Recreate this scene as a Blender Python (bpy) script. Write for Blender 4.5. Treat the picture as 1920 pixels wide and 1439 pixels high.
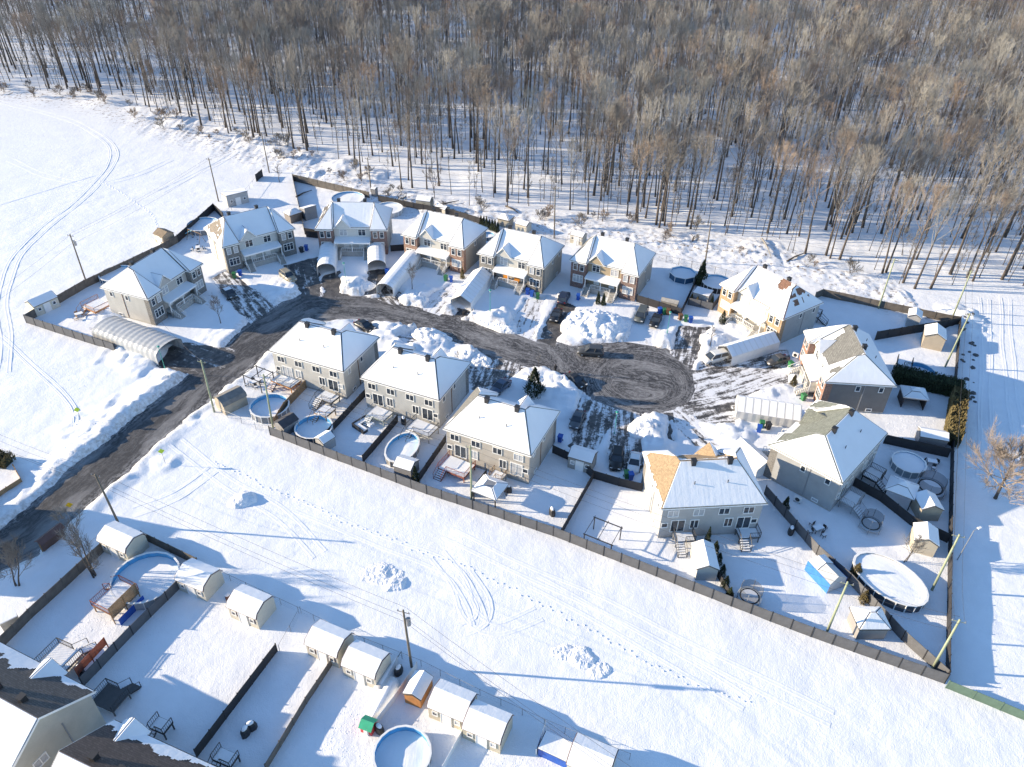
import bpy, math, random
import numpy as np
from mathutils import Matrix, Vector
random.seed(7); rng = np.random.default_rng(7)
for o in list(bpy.data.objects): bpy.data.objects.remove(o)
SC = bpy.context.scene; COL = SC.collection
PI = math.pi; rad = math.radians

# ------------------------------------------------------------------ camera, sky, sun
F, CX, CY, HC = 1450.0, 960.0, 719.5, 78.0          # focal length and centre in photo pixels, camera height
_d = np.array([920 - CX, 2660 - CY, F]); _d /= np.linalg.norm(_d)
UPc = -_d; _f = np.array([0, 0, 1.0]); Yc = _f - UPc * (_f @ UPc); Yc /= np.linalg.norm(Yc); Xc = np.cross(Yc, UPc)
RW = np.array([Xc, Yc, UPc])
cam = bpy.data.objects.new('camera', bpy.data.cameras.new('camera')); COL.objects.link(cam)
cam.data.sensor_width = 36; cam.data.lens = F / 1920 * 36; cam.data.clip_end = 5000; cam.data.clip_start = 1
r, dn, fw = RW[:, 0], RW[:, 1], RW[:, 2]
cam.matrix_world = Matrix(((r[0], -dn[0], -fw[0], 0), (r[1], -dn[1], -fw[1], 0), (r[2], -dn[2], -fw[2], HC), (0, 0, 0, 1)))
SC.camera = cam
SUN_EL, SHADOW_AZ = 16.5, -3.5                       # shadows fall towards +x, a little towards the camera
world = bpy.data.worlds.new('World'); SC.world = world; world.use_nodes = True
nt = world.node_tree; bg = nt.nodes['Background']
sky = nt.nodes.new('ShaderNodeTexSky'); sky.sky_type = 'NISHITA'; sky.sun_disc = False
sky.sun_elevation = rad(SUN_EL); sky.sun_rotation = rad(90 - (SHADOW_AZ + 180)); sky.air_density = 1.0; sky.dust_density = 0.0; sky.ozone_density = 3.0
nt.links.new(sky.outputs[0], bg.inputs[0]); bg.inputs[1].default_value = 0.14
sun = bpy.data.objects.new('sun', bpy.data.lights.new('sun', 'SUN')); COL.objects.link(sun)
sun.data.energy = 4.85; sun.data.angle = rad(0.5); sun.data.color = (1.0, 0.82, 0.58)
sd_ = Vector((math.cos(rad(SHADOW_AZ)) * math.cos(rad(SUN_EL)), math.sin(rad(SHADOW_AZ)) * math.cos(rad(SUN_EL)), -math.sin(rad(SUN_EL))))
sun.rotation_euler = sd_.to_track_quat('-Z', 'Y').to_euler(); sun.location = (0, 100, 120)
SC.view_settings.view_transform = 'Standard'; SC.view_settings.look = 'None'
SC.view_settings.exposure = 1.08; SC.view_settings.gamma = 1.0; SC.view_settings.use_curve_mapping = False

# ------------------------------------------------------------------ helpers
def P(px, py, z=0.0):
    """photo pixel -> point on the level z"""
    w = RW @ np.array([px - CX, py - CY, F]); k = (HC - z) / -w[2]
    return Vector((w[0] * k, w[1] * k, z))
def ang(px, py, dx, dy, z=0.0):
    a, b = P(px, py, z), P(px + dx, py + dy, z); return math.atan2(b.y - a.y, b.x - a.x)
def vnoise(x, y, s, seed=0):
    """smooth lattice noise in -1..1, cell size s"""
    x = np.asarray(x, float) / s; y = np.asarray(y, float) / s
    xi = np.floor(x).astype(np.int64); yi = np.floor(y).astype(np.int64); fx = x - xi; fy = y - yi
    fx = fx * fx * (3 - 2 * fx); fy = fy * fy * (3 - 2 * fy)
    def h(a, b):
        n = (a * 374761393 + b * 668265263 + seed * 974711) & 0x7fffffff
        n = ((n ^ (n >> 13)) * 1274126177) & 0x7fffffff; n = (n ^ (n >> 16)) & 0xffff
        return n / 32767.5 - 1
    return (h(xi, yi) * (1 - fx) + h(xi + 1, yi) * fx) * (1 - fy) + (h(xi, yi + 1) * (1 - fx) + h(xi + 1, yi + 1) * fx) * fy

class MB:
    def __init__(s): s.v = []; s.f = []; s.sm = False
    def add(s, vs, fs):
        o = len(s.v); s.v += [tuple(q) for q in vs]; s.f += [tuple(i + o for i in q) for q in fs]; return s
    def box(s, x0, x1, y0, y1, z0, z1):
        return s.add([(x0,y0,z0),(x1,y0,z0),(x1,y1,z0),(x0,y1,z0),(x0,y0,z1),(x1,y0,z1),(x1,y1,z1),(x0,y1,z1)],
                     [(0,3,2,1),(4,5,6,7),(0,1,5,4),(1,2,6,5),(2,3,7,6),(3,0,4,7)])
    def cbox(s, cx, cy, z0, sx, sy, sz, rz=0):
        c, n = math.cos(rz), math.sin(rz); vs = []
        for z in (z0, z0 + sz):
            for a, b in ((-1,-1),(1,-1),(1,1),(-1,1)):
                x, y = a * sx / 2, b * sy / 2; vs.append((cx + c*x - n*y, cy + n*x + c*y, z))
        return s.add(vs, [(0,3,2,1),(4,5,6,7),(0,1,5,4),(1,2,6,5),(2,3,7,6),(3,0,4,7)])
    def tube(s, pts, rs, n=6, cap=True):
        pts = [Vector(p) for p in pts]
        if not hasattr(rs, '__len__'): rs = [rs] * len(pts)
        rings = []; ref = None
        for i, p in enumerate(pts):
            d = (pts[min(i+1, len(pts)-1)] - pts[max(i-1, 0)]).normalized()
            if ref is None: ref = Vector((1,0,0)) if abs(d.x) < .8 else Vector((0,1,0))
            a = (ref - d * ref.dot(d)).normalized(); b = d.cross(a); ref = a
            rings.append([p + (a*math.cos(2*PI*k/n) + b*math.sin(2*PI*k/n)) * rs[i] for k in range(n)])
        vs = [q for rg in rings for q in rg]; fs = []
        for i in range(len(pts)-1):
            for k in range(n): fs.append((i*n+k, i*n+(k+1)%n, (i+1)*n+(k+1)%n, (i+1)*n+k))
        if cap: fs += [tuple(range(n))[::-1], tuple((len(pts)-1)*n+k for k in range(n))]
        return s.add(vs, fs)
    def prism(s, poly, z0, z1):
        n = len(poly)
        return s.add([(p[0],p[1],z0) for p in poly]+[(p[0],p[1],z1) for p in poly],
            [tuple(range(n))[::-1], tuple(range(n,2*n))]+[(i,(i+1)%n,n+(i+1)%n,n+i) for i in range(n)])
    def xprism(s, poly, x0, x1):          # polygon in (y,z) swept along x
        n = len(poly)
        return s.add([(x0,p[0],p[1]) for p in poly]+[(x1,p[0],p[1]) for p in poly],
            [tuple(range(n)), tuple(range(n,2*n))[::-1]]+[(i,n+i,n+(i+1)%n,(i+1)%n) for i in range(n)])
    def sheet(s, line, t, x0, x1):        # a profile line in (y,z) thickened upwards by t, swept along x
        top = []
        for i, (y, z) in enumerate(line):
            a = line[max(i-1,0)]; b = line[min(i+1,len(line)-1)]; dy, dz = b[0]-a[0], b[1]-a[1]; L = math.hypot(dy, dz)
            top.append((y - dz/L*t, z + dy/L*t) if dy > 0 or (dy == 0 and dz < 0) else (y + dz/L*t, z - dy/L*t))
        n = len(line)
        for i in range(n-1):
            s.xprism([line[i], line[i+1], top[i+1], top[i]], x0, x1)
        return s
    def lathe(s, prof, n=16, c=(0,0), sx=1, sy=1):
        vs = [(c[0]+q[0]*math.cos(2*PI*k/n)*sx, c[1]+q[0]*math.sin(2*PI*k/n)*sy, q[1]) for q in prof for k in range(n)]
        fs = [(i*n+k, i*n+(k+1)%n, (i+1)*n+(k+1)%n, (i+1)*n+k) for i in range(len(prof)-1) for k in range(n)]
        return s.add(vs, fs)
    def disc(s, r, z, n=16, c=(0,0), sx=1, sy=1):
        return s.add([(c[0]+r*math.cos(2*PI*k/n)*sx, c[1]+r*math.sin(2*PI*k/n)*sy, z) for k in range(n)], [tuple(range(n))])
    def mesh(s, name, m, smooth=False):
        me = bpy.data.meshes.new(name); me.from_pydata(s.v, [], s.f); me.materials.append(m)
        if smooth: me.polygons.foreach_set('use_smooth', [True]*len(me.polygons))
        me.update(); return me
    def build(s, name, m, parent=None, smooth=False, loc=None, rz=0):
        return obj(name, s.mesh(name, m, smooth), parent, loc, rz)
def obj(name, me, parent=None, loc=None, rz=0):
    o = bpy.data.objects.new(name, me); COL.objects.link(o)
    if parent: o.parent = parent
    if loc is not None: o.location = loc
    if rz: o.rotation_euler = (0, 0, rz)
    return o
def tag(o, label, cat, group=None, kind=None):
    if label: o['label'] = label
    if cat: o['category'] = cat
    if group: o['group'] = group
    if kind: o['kind'] = kind
    return o
def thing(name, label, cat, loc=(0,0,0), rz=0, group=None):
    o = bpy.data.objects.new(name, None); COL.objects.link(o); o.location = loc; o.rotation_euler = (0,0,rz); o.empty_display_size = .3
    return tag(o, label, cat, group)
def copy_tree(o, parent=None):
    c = o.copy(); COL.objects.link(c)
    if parent: c.parent = parent
    for ch in o.children: copy_tree(ch, c)
    return c

# ------------------------------------------------------------------ materials
MATS = {}
def _new(name):
    m = bpy.data.materials.new(name); m.use_nodes = True; t = m.node_tree; b = t.nodes['Principled BSDF']
    return m, t, b
def _coords(t, kind='Object'):
    return t.nodes.new('ShaderNodeTexCoord').outputs[kind]
def _noise(t, vec, scale, detail=3, rough=.55):
    n = t.nodes.new('ShaderNodeTexNoise'); n.inputs['Scale'].default_value = scale; n.inputs['Detail'].default_value = detail; n.inputs['Roughness'].default_value = rough
    t.links.new(vec, n.inputs['Vector']); return n.outputs[0]
def _ramp(t, fac, stops):
    n = t.nodes.new('ShaderNodeValToRGB'); e = n.color_ramp.elements
    while len(e) < len(stops): e.new(.5)
    for q, (p, c) in zip(e, stops): q.position = p; q.color = (*c, 1) if len(c) == 3 else c
    t.links.new(fac, n.inputs[0]); return n.outputs[0]
def _mix(t, fac, a, b):
    n = t.nodes.new('ShaderNodeMix'); n.data_type = 'RGBA'
    for s, v in ((n.inputs[0], fac), (n.inputs[6], a), (n.inputs[7], b)):
        if isinstance(v, bpy.types.NodeSocket): t.links.new(v, s)
        elif isinstance(v, (int, float)): s.default_value = v
        else: s.default_value = (*v, 1)
    return n.outputs[2]
def _math(t, op, a, b=0.0, clamp=False):
    n = t.nodes.new('ShaderNodeMath'); n.operation = op; n.use_clamp = clamp
    for s, v in ((n.inputs[0], a), (n.inputs[1], b)):
        if isinstance(v, bpy.types.NodeSocket): t.links.new(v, s)
        else: s.default_value = v
    return n.outputs[0]
def _bump(t, b, h, dist, strength=1.0):
    n = t.nodes.new('ShaderNodeBump'); n.inputs['Distance'].default_value = dist; n.inputs['Strength'].default_value = strength
    t.links.new(h, n.inputs['Height']); t.links.new(n.outputs[0], b.inputs['Normal'])
def c3(c, k): return tuple(min(1, x*k) for x in c)
def mat(name, col, rough=.75, var=.15, scale=1.5, bump=0.0, bscale=8, metal=0, spec=None):
    if name in MATS: return MATS[name]
    m, t, b = _new(name); o = _coords(t)
    cc = _ramp(t, _noise(t, o, scale, 4), [(.3, c3(col, 1-var)), (.7, c3(col, 1+var))])
    t.links.new(cc, b.inputs['Base Color']); b.inputs['Roughness'].default_value = rough; b.inputs['Metallic'].default_value = metal
    if spec is not None: b.inputs['Specular IOR Level'].default_value = spec
    if bump: _bump(t, b, _noise(t, o, bscale, 3), bump)
    MATS[name] = m; return m
def _wallvec(t):                         # (x+y, z) of a wall in object space
    s = t.nodes.new('ShaderNodeSeparateXYZ'); t.links.new(_coords(t), s.inputs[0])
    c = t.nodes.new('ShaderNodeCombineXYZ'); t.links.new(_math(t, 'ADD', s.outputs[0], s.outputs[1]), c.inputs[0]); t.links.new(s.outputs[2], c.inputs[1])
    return c.outputs[0], s.outputs[2]
def siding(name, col, step=.14):
    if name in MATS: return MATS[name]
    m, t, b = _new(name); v, z = _wallvec(t)
    saw = _math(t, 'FRACT', _math(t, 'DIVIDE', z, step))
    cc = _ramp(t, _noise(t, _coords(t), .7, 4), [(.3, c3(col, .9)), (.7, c3(col, 1.08))])
    cc = _mix(t, _math(t, 'LESS_THAN', saw, .12), cc, c3(col, .72))
    t.links.new(cc, b.inputs['Base Color']); b.inputs['Roughness'].default_value = .6
    _bump(t, b, saw, .012); MATS[name] = m; return m
def brick(name, col, mortar=(.42,.4,.37), w=.26, h=.085, off=.5, var=.35, blot=.45):
    if name in MATS: return MATS[name]
    m, t, b = _new(name); v, z = _wallvec(t)
    n = t.nodes.new('ShaderNodeTexBrick'); t.links.new(v, n.inputs['Vector']); n.offset = off
    n.inputs['Color1'].default_value = (*c3(col, 1-var), 1); n.inputs['Color2'].default_value = (*c3(col, 1+var), 1); n.inputs['Mortar'].default_value = (*mortar, 1)
    n.inputs['Scale'].default_value = 1; n.inputs['Mortar Size'].default_value = .009; n.inputs['Brick Width'].default_value = w; n.inputs['Row Height'].default_value = h
    cc = _mix(t, _ramp(t, _noise(t, _coords(t), 2.2, 4), [(.35, (0,0,0)), (.7, (blot,blot,blot))]), n.outputs[0], c3(col, .62))
    t.links.new(cc, b.inputs['Base Color']); b.inputs['Roughness'].default_value = .85
    _bump(t, b, _math(t, 'SUBTRACT', 1.0, n.outputs[1]), .01); MATS[name] = m; return m
def shingle(name, col): return brick(name, col, c3(col, .35), w=.3, h=.14, off=.37, var=.2, blot=.22)

def snow_mat(name, col=(.80,.822,.86), lump=.05, lscale=1.2, fine=.015, dirt=False, streaks=0):
    m, t, b = _new(name); o = _coords(t)
    c = _ramp(t, _noise(t, o, .35, 4), [(.3, c3(col, .965)), (.7, c3(col, 1.03))])
    if dirt:
        a = t.nodes.new('ShaderNodeAttribute'); a.attribute_name = 'dirt'
        n1 = _noise(t, o, 1.6, 6, .65)
        k = _math(t, 'MULTIPLY', a.outputs['Fac'], _ramp(t, n1, [(.40, (0,0,0)), (.66, (1,1,1))]), True)
        c = _mix(t, k, c, (.34,.31,.28))
        br = t.nodes.new('ShaderNodeAttribute'); br.attribute_name = 'brush'
        k2 = _math(t, 'MULTIPLY', br.outputs['Fac'], _ramp(t, _noise(t, o, .9, 6, .7), [(.53, (0,0,0)), (.63, (1,1,1))]), True)
        c = _mix(t, k2, c, (.16,.115,.08))
    t.links.new(c, b.inputs['Base Color']); b.inputs['Roughness'].default_value = .55; b.inputs['Specular IOR Level'].default_value = .25
    h = _math(t, 'ADD', _math(t, 'MULTIPLY', _noise(t, o, lscale, 5, .6), lump), _math(t, 'MULTIPLY', _noise(t, o, 7, 3, .6), fine))
    if streaks:
        mp = t.nodes.new('ShaderNodeMapping'); mp.inputs['Scale'].default_value = (2.6, .12, .12); t.links.new(o, mp.inputs[0]); h = _math(t, 'ADD', h, _math(t, 'MULTIPLY', _noise(t, mp.outputs[0], 1.0, 4, .6), streaks))
    _bump(t, b, h, 1.0); MATS[name] = m; return m
SNOW_G = snow_mat('snow_ground', dirt=True, lump=.07, lscale=1.1, fine=.04)
SNOW_R = snow_mat('snow_roof', lump=.035, lscale=1.3, fine=.012, streaks=.022)
SNOW_P = snow_mat('snow_pile', lump=.3, lscale=1.4, fine=.06)
def road_mat():
    m, t, b = _new('road_asphalt')
    a = t.nodes.new('ShaderNodeAttribute'); a.attribute_name = 'along'
    q = a.outputs['Vector']
    o = _coords(t); wn = t.nodes.new('ShaderNodeTexNoise'); wn.inputs['Scale'].default_value = .35; wn.inputs['Detail'].default_value = 4; t.links.new(o, wn.inputs['Vector'])
    wv = t.nodes.new('ShaderNodeVectorMath'); wv.operation = 'MULTIPLY_ADD'; t.links.new(wn.outputs[1], wv.inputs[0]); wv.inputs[1].default_value = (5, 2.2, 0); t.links.new(q, wv.inputs[2]); q2 = wv.outputs[0]
    def mp(vec, sc):
        n = t.nodes.new('ShaderNodeMapping'); n.inputs['Scale'].default_value = sc; t.links.new(vec, n.inputs[0]); return n.outputs[0]
    n1 = _noise(t, mp(q2, (.07, .32, 1)), 1.0, 5, .55); n2 = _noise(t, mp(q2, (.5, 2.4, 1)), 1.0, 7, .72); n3 = _noise(t, mp(q, (.12, 1.5, 1)), 1.0, 4, .6); n4 = _noise(t, o, 2.2, 6, .72)
    base = _ramp(t, _math(t, 'ADD', _math(t, 'MULTIPLY', n1, .8), _math(t, 'MULTIPLY', n3, .2)), [(.46, (.034,.033,.035)), (.51, (.052,.05,.052)), (.55, (.115,.113,.116)), (.65, (.18,.178,.18))])
    sl = t.nodes.new('ShaderNodeAttribute'); sl.attribute_name = 'slush'
    k = _math(t, 'MULTIPLY', _ramp(t, _math(t, 'ADD', _math(t, 'MULTIPLY', n2, .6), _math(t, 'MULTIPLY', n4, .4)), [(.47, (0,0,0)), (.58, (1,1,1))]), sl.outputs['Fac'], True)
    c = _mix(t, k, base, (.44,.44,.45))
    c = _mix(t, _ramp(t, n4, [(.52, (0,0,0)), (.72, (.4,.4,.4))]), c, (.05,.045,.042))
    t.links.new(c, b.inputs['Base Color']); b.inputs['Roughness'].default_value = .65
    _bump(t, b, n4, .05); MATS['road'] = m; return m
ROAD = road_mat()
def drive_mat():
    m, t, b = _new('driveway_asphalt'); o = _coords(t); a = t.nodes.new('ShaderNodeAttribute'); a.attribute_name = 'along'; cv = t.nodes.new('ShaderNodeAttribute'); cv.attribute_name = 'cover'
    mp = t.nodes.new('ShaderNodeMapping'); mp.inputs['Scale'].default_value = (.16, 1.25, 1); t.links.new(a.outputs['Vector'], mp.inputs[0])
    n1 = _noise(t, mp.outputs[0], 1.0, 5, .6); n2 = _noise(t, o, .8, 7, .68); n3 = _noise(t, o, 3.2, 5, .7)
    asp = _ramp(t, n2, [(.38, (.045,.043,.045)), (.62, (.13,.122,.115))])
    h = _math(t, 'ADD', _math(t, 'ADD', _math(t, 'MULTIPLY', n1, .55), _math(t, 'MULTIPLY', n2, .3)), _math(t, 'MULTIPLY', n3, .15))
    k = _math(t, 'ADD', _math(t, 'SUBTRACT', h, .5), _math(t, 'MULTIPLY', _math(t, 'SUBTRACT', cv.outputs['Fac'], .5), .42))
    c = _mix(t, _ramp(t, _math(t, 'ADD', k, .5), [(.455, (0,0,0)), (.50, (1,1,1))]), asp, (.36,.35,.345))
    c = _mix(t, _ramp(t, _math(t, 'ADD', k, .5), [(.49, (0,0,0)), (.54, (1,1,1))]), c, (.76,.77,.80))
    t.links.new(c, b.inputs['Base Color']); b.inputs['Roughness'].default_value = .6; _bump(t, b, h, .12); return m
DRIVE = drive_mat()
WHITE = mat('white_trim', (.78,.78,.77), .5, .04); GLASS = mat('window_glass', (.035,.045,.06), .08, .3, .8, spec=.6)
CURT = mat('window_curtain', (.42,.43,.45), .25, .25, 1.5); BLACK = mat('black_metal', (.025,.025,.028), .5, .2); GREY = mat('grey_metal', (.3,.31,.33), .45, .1, metal=.4)
FENCE = mat('fence_charcoal', (.105,.108,.118), .85, .22, .8); FENCE_BLK = mat('fence_black', (.03,.03,.034), .8, .25, .8); FENCE_WD = mat('fence_weathered_wood', (.13,.115,.10), .9, .3, 1.0, .01)
FENCE_GRN = mat('fence_green', (.10,.16,.12), .7, .2, .8); WOOD = mat('wood_brown', (.26,.17,.095), .85, .25, 1.2, .01); WOOD_OR = mat('wood_orange', (.45,.20,.065), .8, .2, 1.2, .01); WOOD_RED = mat('wood_red_stain', (.27,.075,.045), .8, .2, 1.2)
CONC = mat('concrete', (.36,.35,.33), .9, .15, 2, .01); POLE_WD = mat('pole_wood', (.17,.145,.115), .9, .25, 1.5, .01); POLE_GRN = mat('pole_green_wood', (.30,.33,.22), .9, .15, 1.5, .01)
TARP = mat('white_tarp', (.72,.73,.74), .45, .05, 1.5, .02, 3); TARP_IN = mat('grey_tarp', (.5,.51,.52), .5, .1, 1.0, .02, 2)
LINER = mat('pool_liner', (.10,.36,.62), .4, .15, 1); TEAL = mat('teal_paint', (.04,.30,.25), .5, .1); RUBBER = mat('rubber', (.02,.02,.02), .8, .1)
BARK = mat('bark', (.085,.07,.06), .95, .35, 2.2, .02, 6); TWIG = mat('twig', (.205,.19,.175), .95, .25, .3); TWIG2 = mat('twig_russet', (.27,.215,.175), .95, .25, .3); TWIG3 = mat('twig_grey', (.28,.27,.25), .95, .2, .3)
CEDAR = mat('cedar_leaf', (.035,.05,.022), .9, .5, 2.0); CEDAR_BR = mat('cedar_leaf_brown', (.13,.105,.045), .9, .45, 2.0)
WIRE = mat('wire', (.06,.06,.065), .6, .1); BLUE = mat('blue_plastic', (.015,.09,.42), .5, .15); GREEN = mat('green_plastic', (.03,.17,.06), .5, .15); BROWN = mat('brown_plastic', (.16,.08,.04), .6, .15)
def net_mat():
    m, t, b = _new('net'); b.inputs['Base Color'].default_value = (.05,.055,.065,1); b.inputs['Roughness'].default_value = .9
    tr = t.nodes.new('ShaderNodeBsdfTransparent'); mx = t.nodes.new('ShaderNodeMixShader'); mx.inputs[0].default_value = .45
    t.links.new(tr.outputs[0], mx.inputs[1]); t.links.new(b.outputs[0], mx.inputs[2]); t.links.new(mx.outputs[0], t.nodes['Material Output'].inputs[0]); return m
NET = net_mat()
def box_mat(c): return mat('paint_%03d_%03d_%03d' % tuple(int(x*255) for x in c), c, .6, .1, 1.2)

# ------------------------------------------------------------------ ground, road, driveways
RZ = -.25
def poly_px(pts, z=RZ): return np.array([P(*q, z).xy for q in pts])
def seg_dist(X, Y, A, B):
    d = B - A; t = np.clip(((X-A[0])*d[0] + (Y-A[1])*d[1]) / (d@d + 1e-9), 0, 1)
    return np.hypot(X - A[0] - t*d[0], Y - A[1] - t*d[1]), t
def sdf(X, Y, poly):
    D = np.full(X.shape, 1e9); ins = np.zeros(X.shape, bool); n = len(poly)
    for i in range(n):
        A, B = poly[i], poly[(i+1) % n]; D = np.minimum(D, seg_dist(X, Y, A, B)[0])
        c = (A[1] > Y) != (B[1] > Y)
        ins ^= c & (X < (B[0]-A[0]) * (Y-A[1]) / (B[1]-A[1] + 1e-12) + A[0])
    return np.where(ins, -D, D)
ROAD_PX = [(-260,1190),(-140,1078),(0,994),(60,947),(110,897),(225,807),(307,740),(350,705),(425,650),(470,602),(520,572),(567,553),(630,550),(710,560),(785,578),(845,591),(945,622),(1007,636),(1075,650),
    (1130,644),(1185,641),(1230,650),(1270,668),(1300,695),(1313,725),(1305,750),(1280,768),(1240,778),(1200,779),(1150,768),(1112,752),(1090,730),(1060,707),(1040,699),(990,687),(912,668),(880,649),(790,622),(712,602),(660,598),
    (605,604),(550,628),(500,664),(450,706),(400,745),(330,800),(295,832),(220,900),(160,950),(60,1049),(0,1072),(-120,1175)]
ROADP = poly_px(ROAD_PX)
CENTRE = poly_px([(-200,1130),(0,1032),(60,997),(255,822),(385,710),(487,630),(585,576),(697,580),(840,612),(940,648),(1030,672),(1130,692),(1420,745)])
CUL = P(1203, 710, RZ); CULR = 10.5
# driveways: polygon, how much snow lies on it (0 bare .. 1 hidden)
DRIVES = [([(285,690),(325,640),(350,640),(440,655),(420,690),(345,706)], .30), ([(392,522),(430,505),(520,572),(470,606),(445,590)], .46), ([(528,498),(598,480),(606,556),(566,560)], .30),
    ([(598,520),(640,505),(645,556),(606,560)], .2), ([(688,508),(735,500),(728,556),(678,556)], .25), ([(716,540),(765,548),(745,575),(708,562)], .45),
    ([(790,560),(848,530),(866,545),(825,592),(795,582)], .62), ([(855,575),(890,580),(880,600),(850,592)], .35), ([(948,618),(985,560),(1025,555),(1005,640)], .62), ([(1005,636),(1048,560),(1085,575),(1042,650)], .25),
    ([(1170,640),(1195,575),(1250,590),(1235,650)], .85), ([(1255,662),(1268,610),(1335,612),(1300,695)], .4), ([(1300,695),(1335,660),(1480,655),(1490,690),(1305,728)], .5),
    ([(1310,722),(1400,690),(1480,700),(1480,720),(1340,765),(1292,762)], .56), ([(1268,766),(1310,745),(1390,745),(1380,800),(1330,800)], .46), ([(1240,775),(1285,765),(1360,840),(1300,838)], .6), ([(1245,775),(1262,775),(1268,830),(1250,830)], .3),
    ([(1085,738),(1120,755),(1160,770),(1120,850),(1060,840)], .45), ([(1150,768),(1205,778),(1215,890),(1145,885),(1135,850)], .45), ([(868,690),(900,662),(990,690),(930,735),(880,735)], .44), ([(735,630),(790,620),(800,645),(760,650)], .5), ([(655,602),(700,600),(715,625),(680,625)], .4)]
DRIVES = [(poly_px(a, RZ), c) for a, c in DRIVES]
# piles folded into the ground: px, py, radius, height
PILES = [(520,545,3.2,.9),(655,540,4,1.2),(690,530,2.5,.8),(780,560,3.5,1.0),(830,575,2.5,.6),(935,610,4,1.1),(900,600,3,.8),(960,600,2,.7),(1000,625,2.5,.6),(1180,625,3,.8),(1240,640,3,.8),(1330,640,3.4,1.3),(1300,645,2,.7),(1400,615,3,.9),
    (1340,700,2,.5),(1430,715,3,.7),(1480,690,2,.6),(1020,715,4,.9),(1060,745,3,.7),(1210,800,3,1.4),(1225,830,2.5,1.0),(1360,740,2.5,.6),(1370,810,3,.8),(790,640,3.5,1.2),(880,675,3,1.0),(730,620,3,1.0),(760,632,2,.7),(905,652,2.5,.6),
    (310,870,1.6,.4),(250,770,3,.8),(290,735,3,.7),(330,705,2.5,.8),(180,800,4,.5),(150,850,3,.5),
    (400,680,3,.5),(230,640,3,.6),(260,665,4,.9),(200,585,3,.8),(700,330,3,.8),(640,310,3,.9),(560,300,4,1.0),(520,280,4,.9),(590,325,2,.6),(480,265,4,.8),(420,250,4,.7),(350,225,5,.9),(280,205,5,.8),(200,190,5,.8),(1420,470,4,.6),(1790,590,3,.8),(1810,610,3,.7)]
PILES = [(P(a, b, 0), rr, hh) for a, b, rr, hh in PILES]
FOREST_EDGE_PX = [(-400,135),(0,165),(170,178),(300,222),(400,250),(480,272),(560,290),(640,318),(720,352),(840,378),(960,398),(1080,408),(1200,432),(1320,444),(1420,458),(1500,480),(1600,510),(1700,545),(1790,566),(1850,545),(1960,545),(2500,640)]
FE = np.array([P(*q).xy for q in FOREST_EDGE_PX])
def forest_y(x): return np.interp(x, FE[:, 0], FE[:, 1])
def height(X, Y):
    z = .05*vnoise(X, Y, 5, 1) + .03*vnoise(X, Y, 1.7, 2)
    rough = np.clip(1 - np.abs(Y - forest_y(X) + 6) / 12, 0, 1) * ((X > -260) & (X < 80))
    z += rough * (.22*vnoise(X, Y, 3.6, 3) + .3*np.abs(vnoise(X, Y, 1.5, 4)) + .18*np.abs(vnoise(X, Y, .85, 7)))
    fld = np.clip((Y - forest_y(X)) / 10, 0, 1); z += fld * (.25*vnoise(X, Y, 9, 5) + .12*vnoise(X, Y, 3, 6))
    for p, rr, hh in PILES:
        m = (np.abs(X-p.x) < rr*2.2) & (np.abs(Y-p.y) < rr*2.2)
        if not m.any(): continue
        x, y = X[m], Y[m]; d = np.hypot(x-p.x, y-p.y) / rr * (1 + .35*vnoise(x, y, 1.8, 11)); g = np.clip(1 - d*d/2.2, 0, 1)
        z[m] += hh * g * (.45 + .5*np.abs(vnoise(x, y, 1.5, 12)) + .4*np.abs(vnoise(x, y, .8, 13)))
    dirt = np.zeros_like(z); m = (X > -190) & (X < 60) & (Y > 30) & (Y < 175); x, y = X[m], Y[m]
    zz = z[m]; D = sdf(x, y, ROADP); n = vnoise(x, y, 1.4, 21); n2 = vnoise(x, y, 3.5, 22); dd = D + (.35 + .5*np.clip((x-24)/6, 0, 1))*n + .2*vnoise(x, y, .7, 23) + .8*np.clip((x-24)/6, 0, 1)*vnoise(x, y, 2.6, 27)
    bank = np.clip(1 - np.abs(dd - 1.3) / 1.9, 0, 1) * (.28 + .22*n2 + .22*n)
    left = np.clip(-(x + 48) / 8, 0, 1) * np.clip((y - .45*(x+150) - 30) / 12, 0, 1)
    bank += left * np.clip(1 - np.abs(dd - 2.6) / 4.0, 0, 1) * (.05 + .3*np.abs(vnoise(x, y, 1.3, 24)) + .2*np.abs(vnoise(x, y, .8, 26)) + .08*n2)
    t = np.clip((dd + .1) / .8, 0, 1); t = t*t*(3-2*t)
    zz = (RZ - .12) * (1 - t) + (zz + bank) * t
    dt = np.clip(1 - D / 2.2, 0, 1) * .85
    for poly, cover in DRIVES:
        lo, hi = poly.min(0) - 3, poly.max(0) + 3; q = (x > lo[0]) & (x < hi[0]) & (y > lo[1]) & (y < hi[1])
        if not q.any(): continue
        d = sdf(x[q], y[q], poly) + .3*vnoise(x[q], y[q], 1.1, 25); k = np.clip(-d / .7 + .2, 0, 1); k = k*k*(3-2*k)
        lvl = RZ - .10 + .09*vnoise(x[q], y[q], 2.2, 31) + .07*vnoise(x[q], y[q], .9, 32) + max(0, cover-.5)*.1
        zz[q] = np.minimum(zz[q], zz[q]*(1-k) + np.minimum(lvl, zz[q])*k)
        dt[q] = np.maximum(dt[q], k * .6)
    z[m] = zz; dirt[m] = dt
    return z, dirt, rough
def axis(lo, hi, step, far_lo, far_hi, g=1.14, mx=60):
    a = list(np.arange(lo, hi + 1e-6, step)); s = step
    while a[-1] < far_hi: s = min(s*g, mx); a.append(a[-1] + s)
    s = step; b = [a[0]]
    while b[-1] > far_lo: s = min(s*g, mx); b.append(b[-1] - s)
    return np.array(b[1:][::-1] + a)
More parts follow.
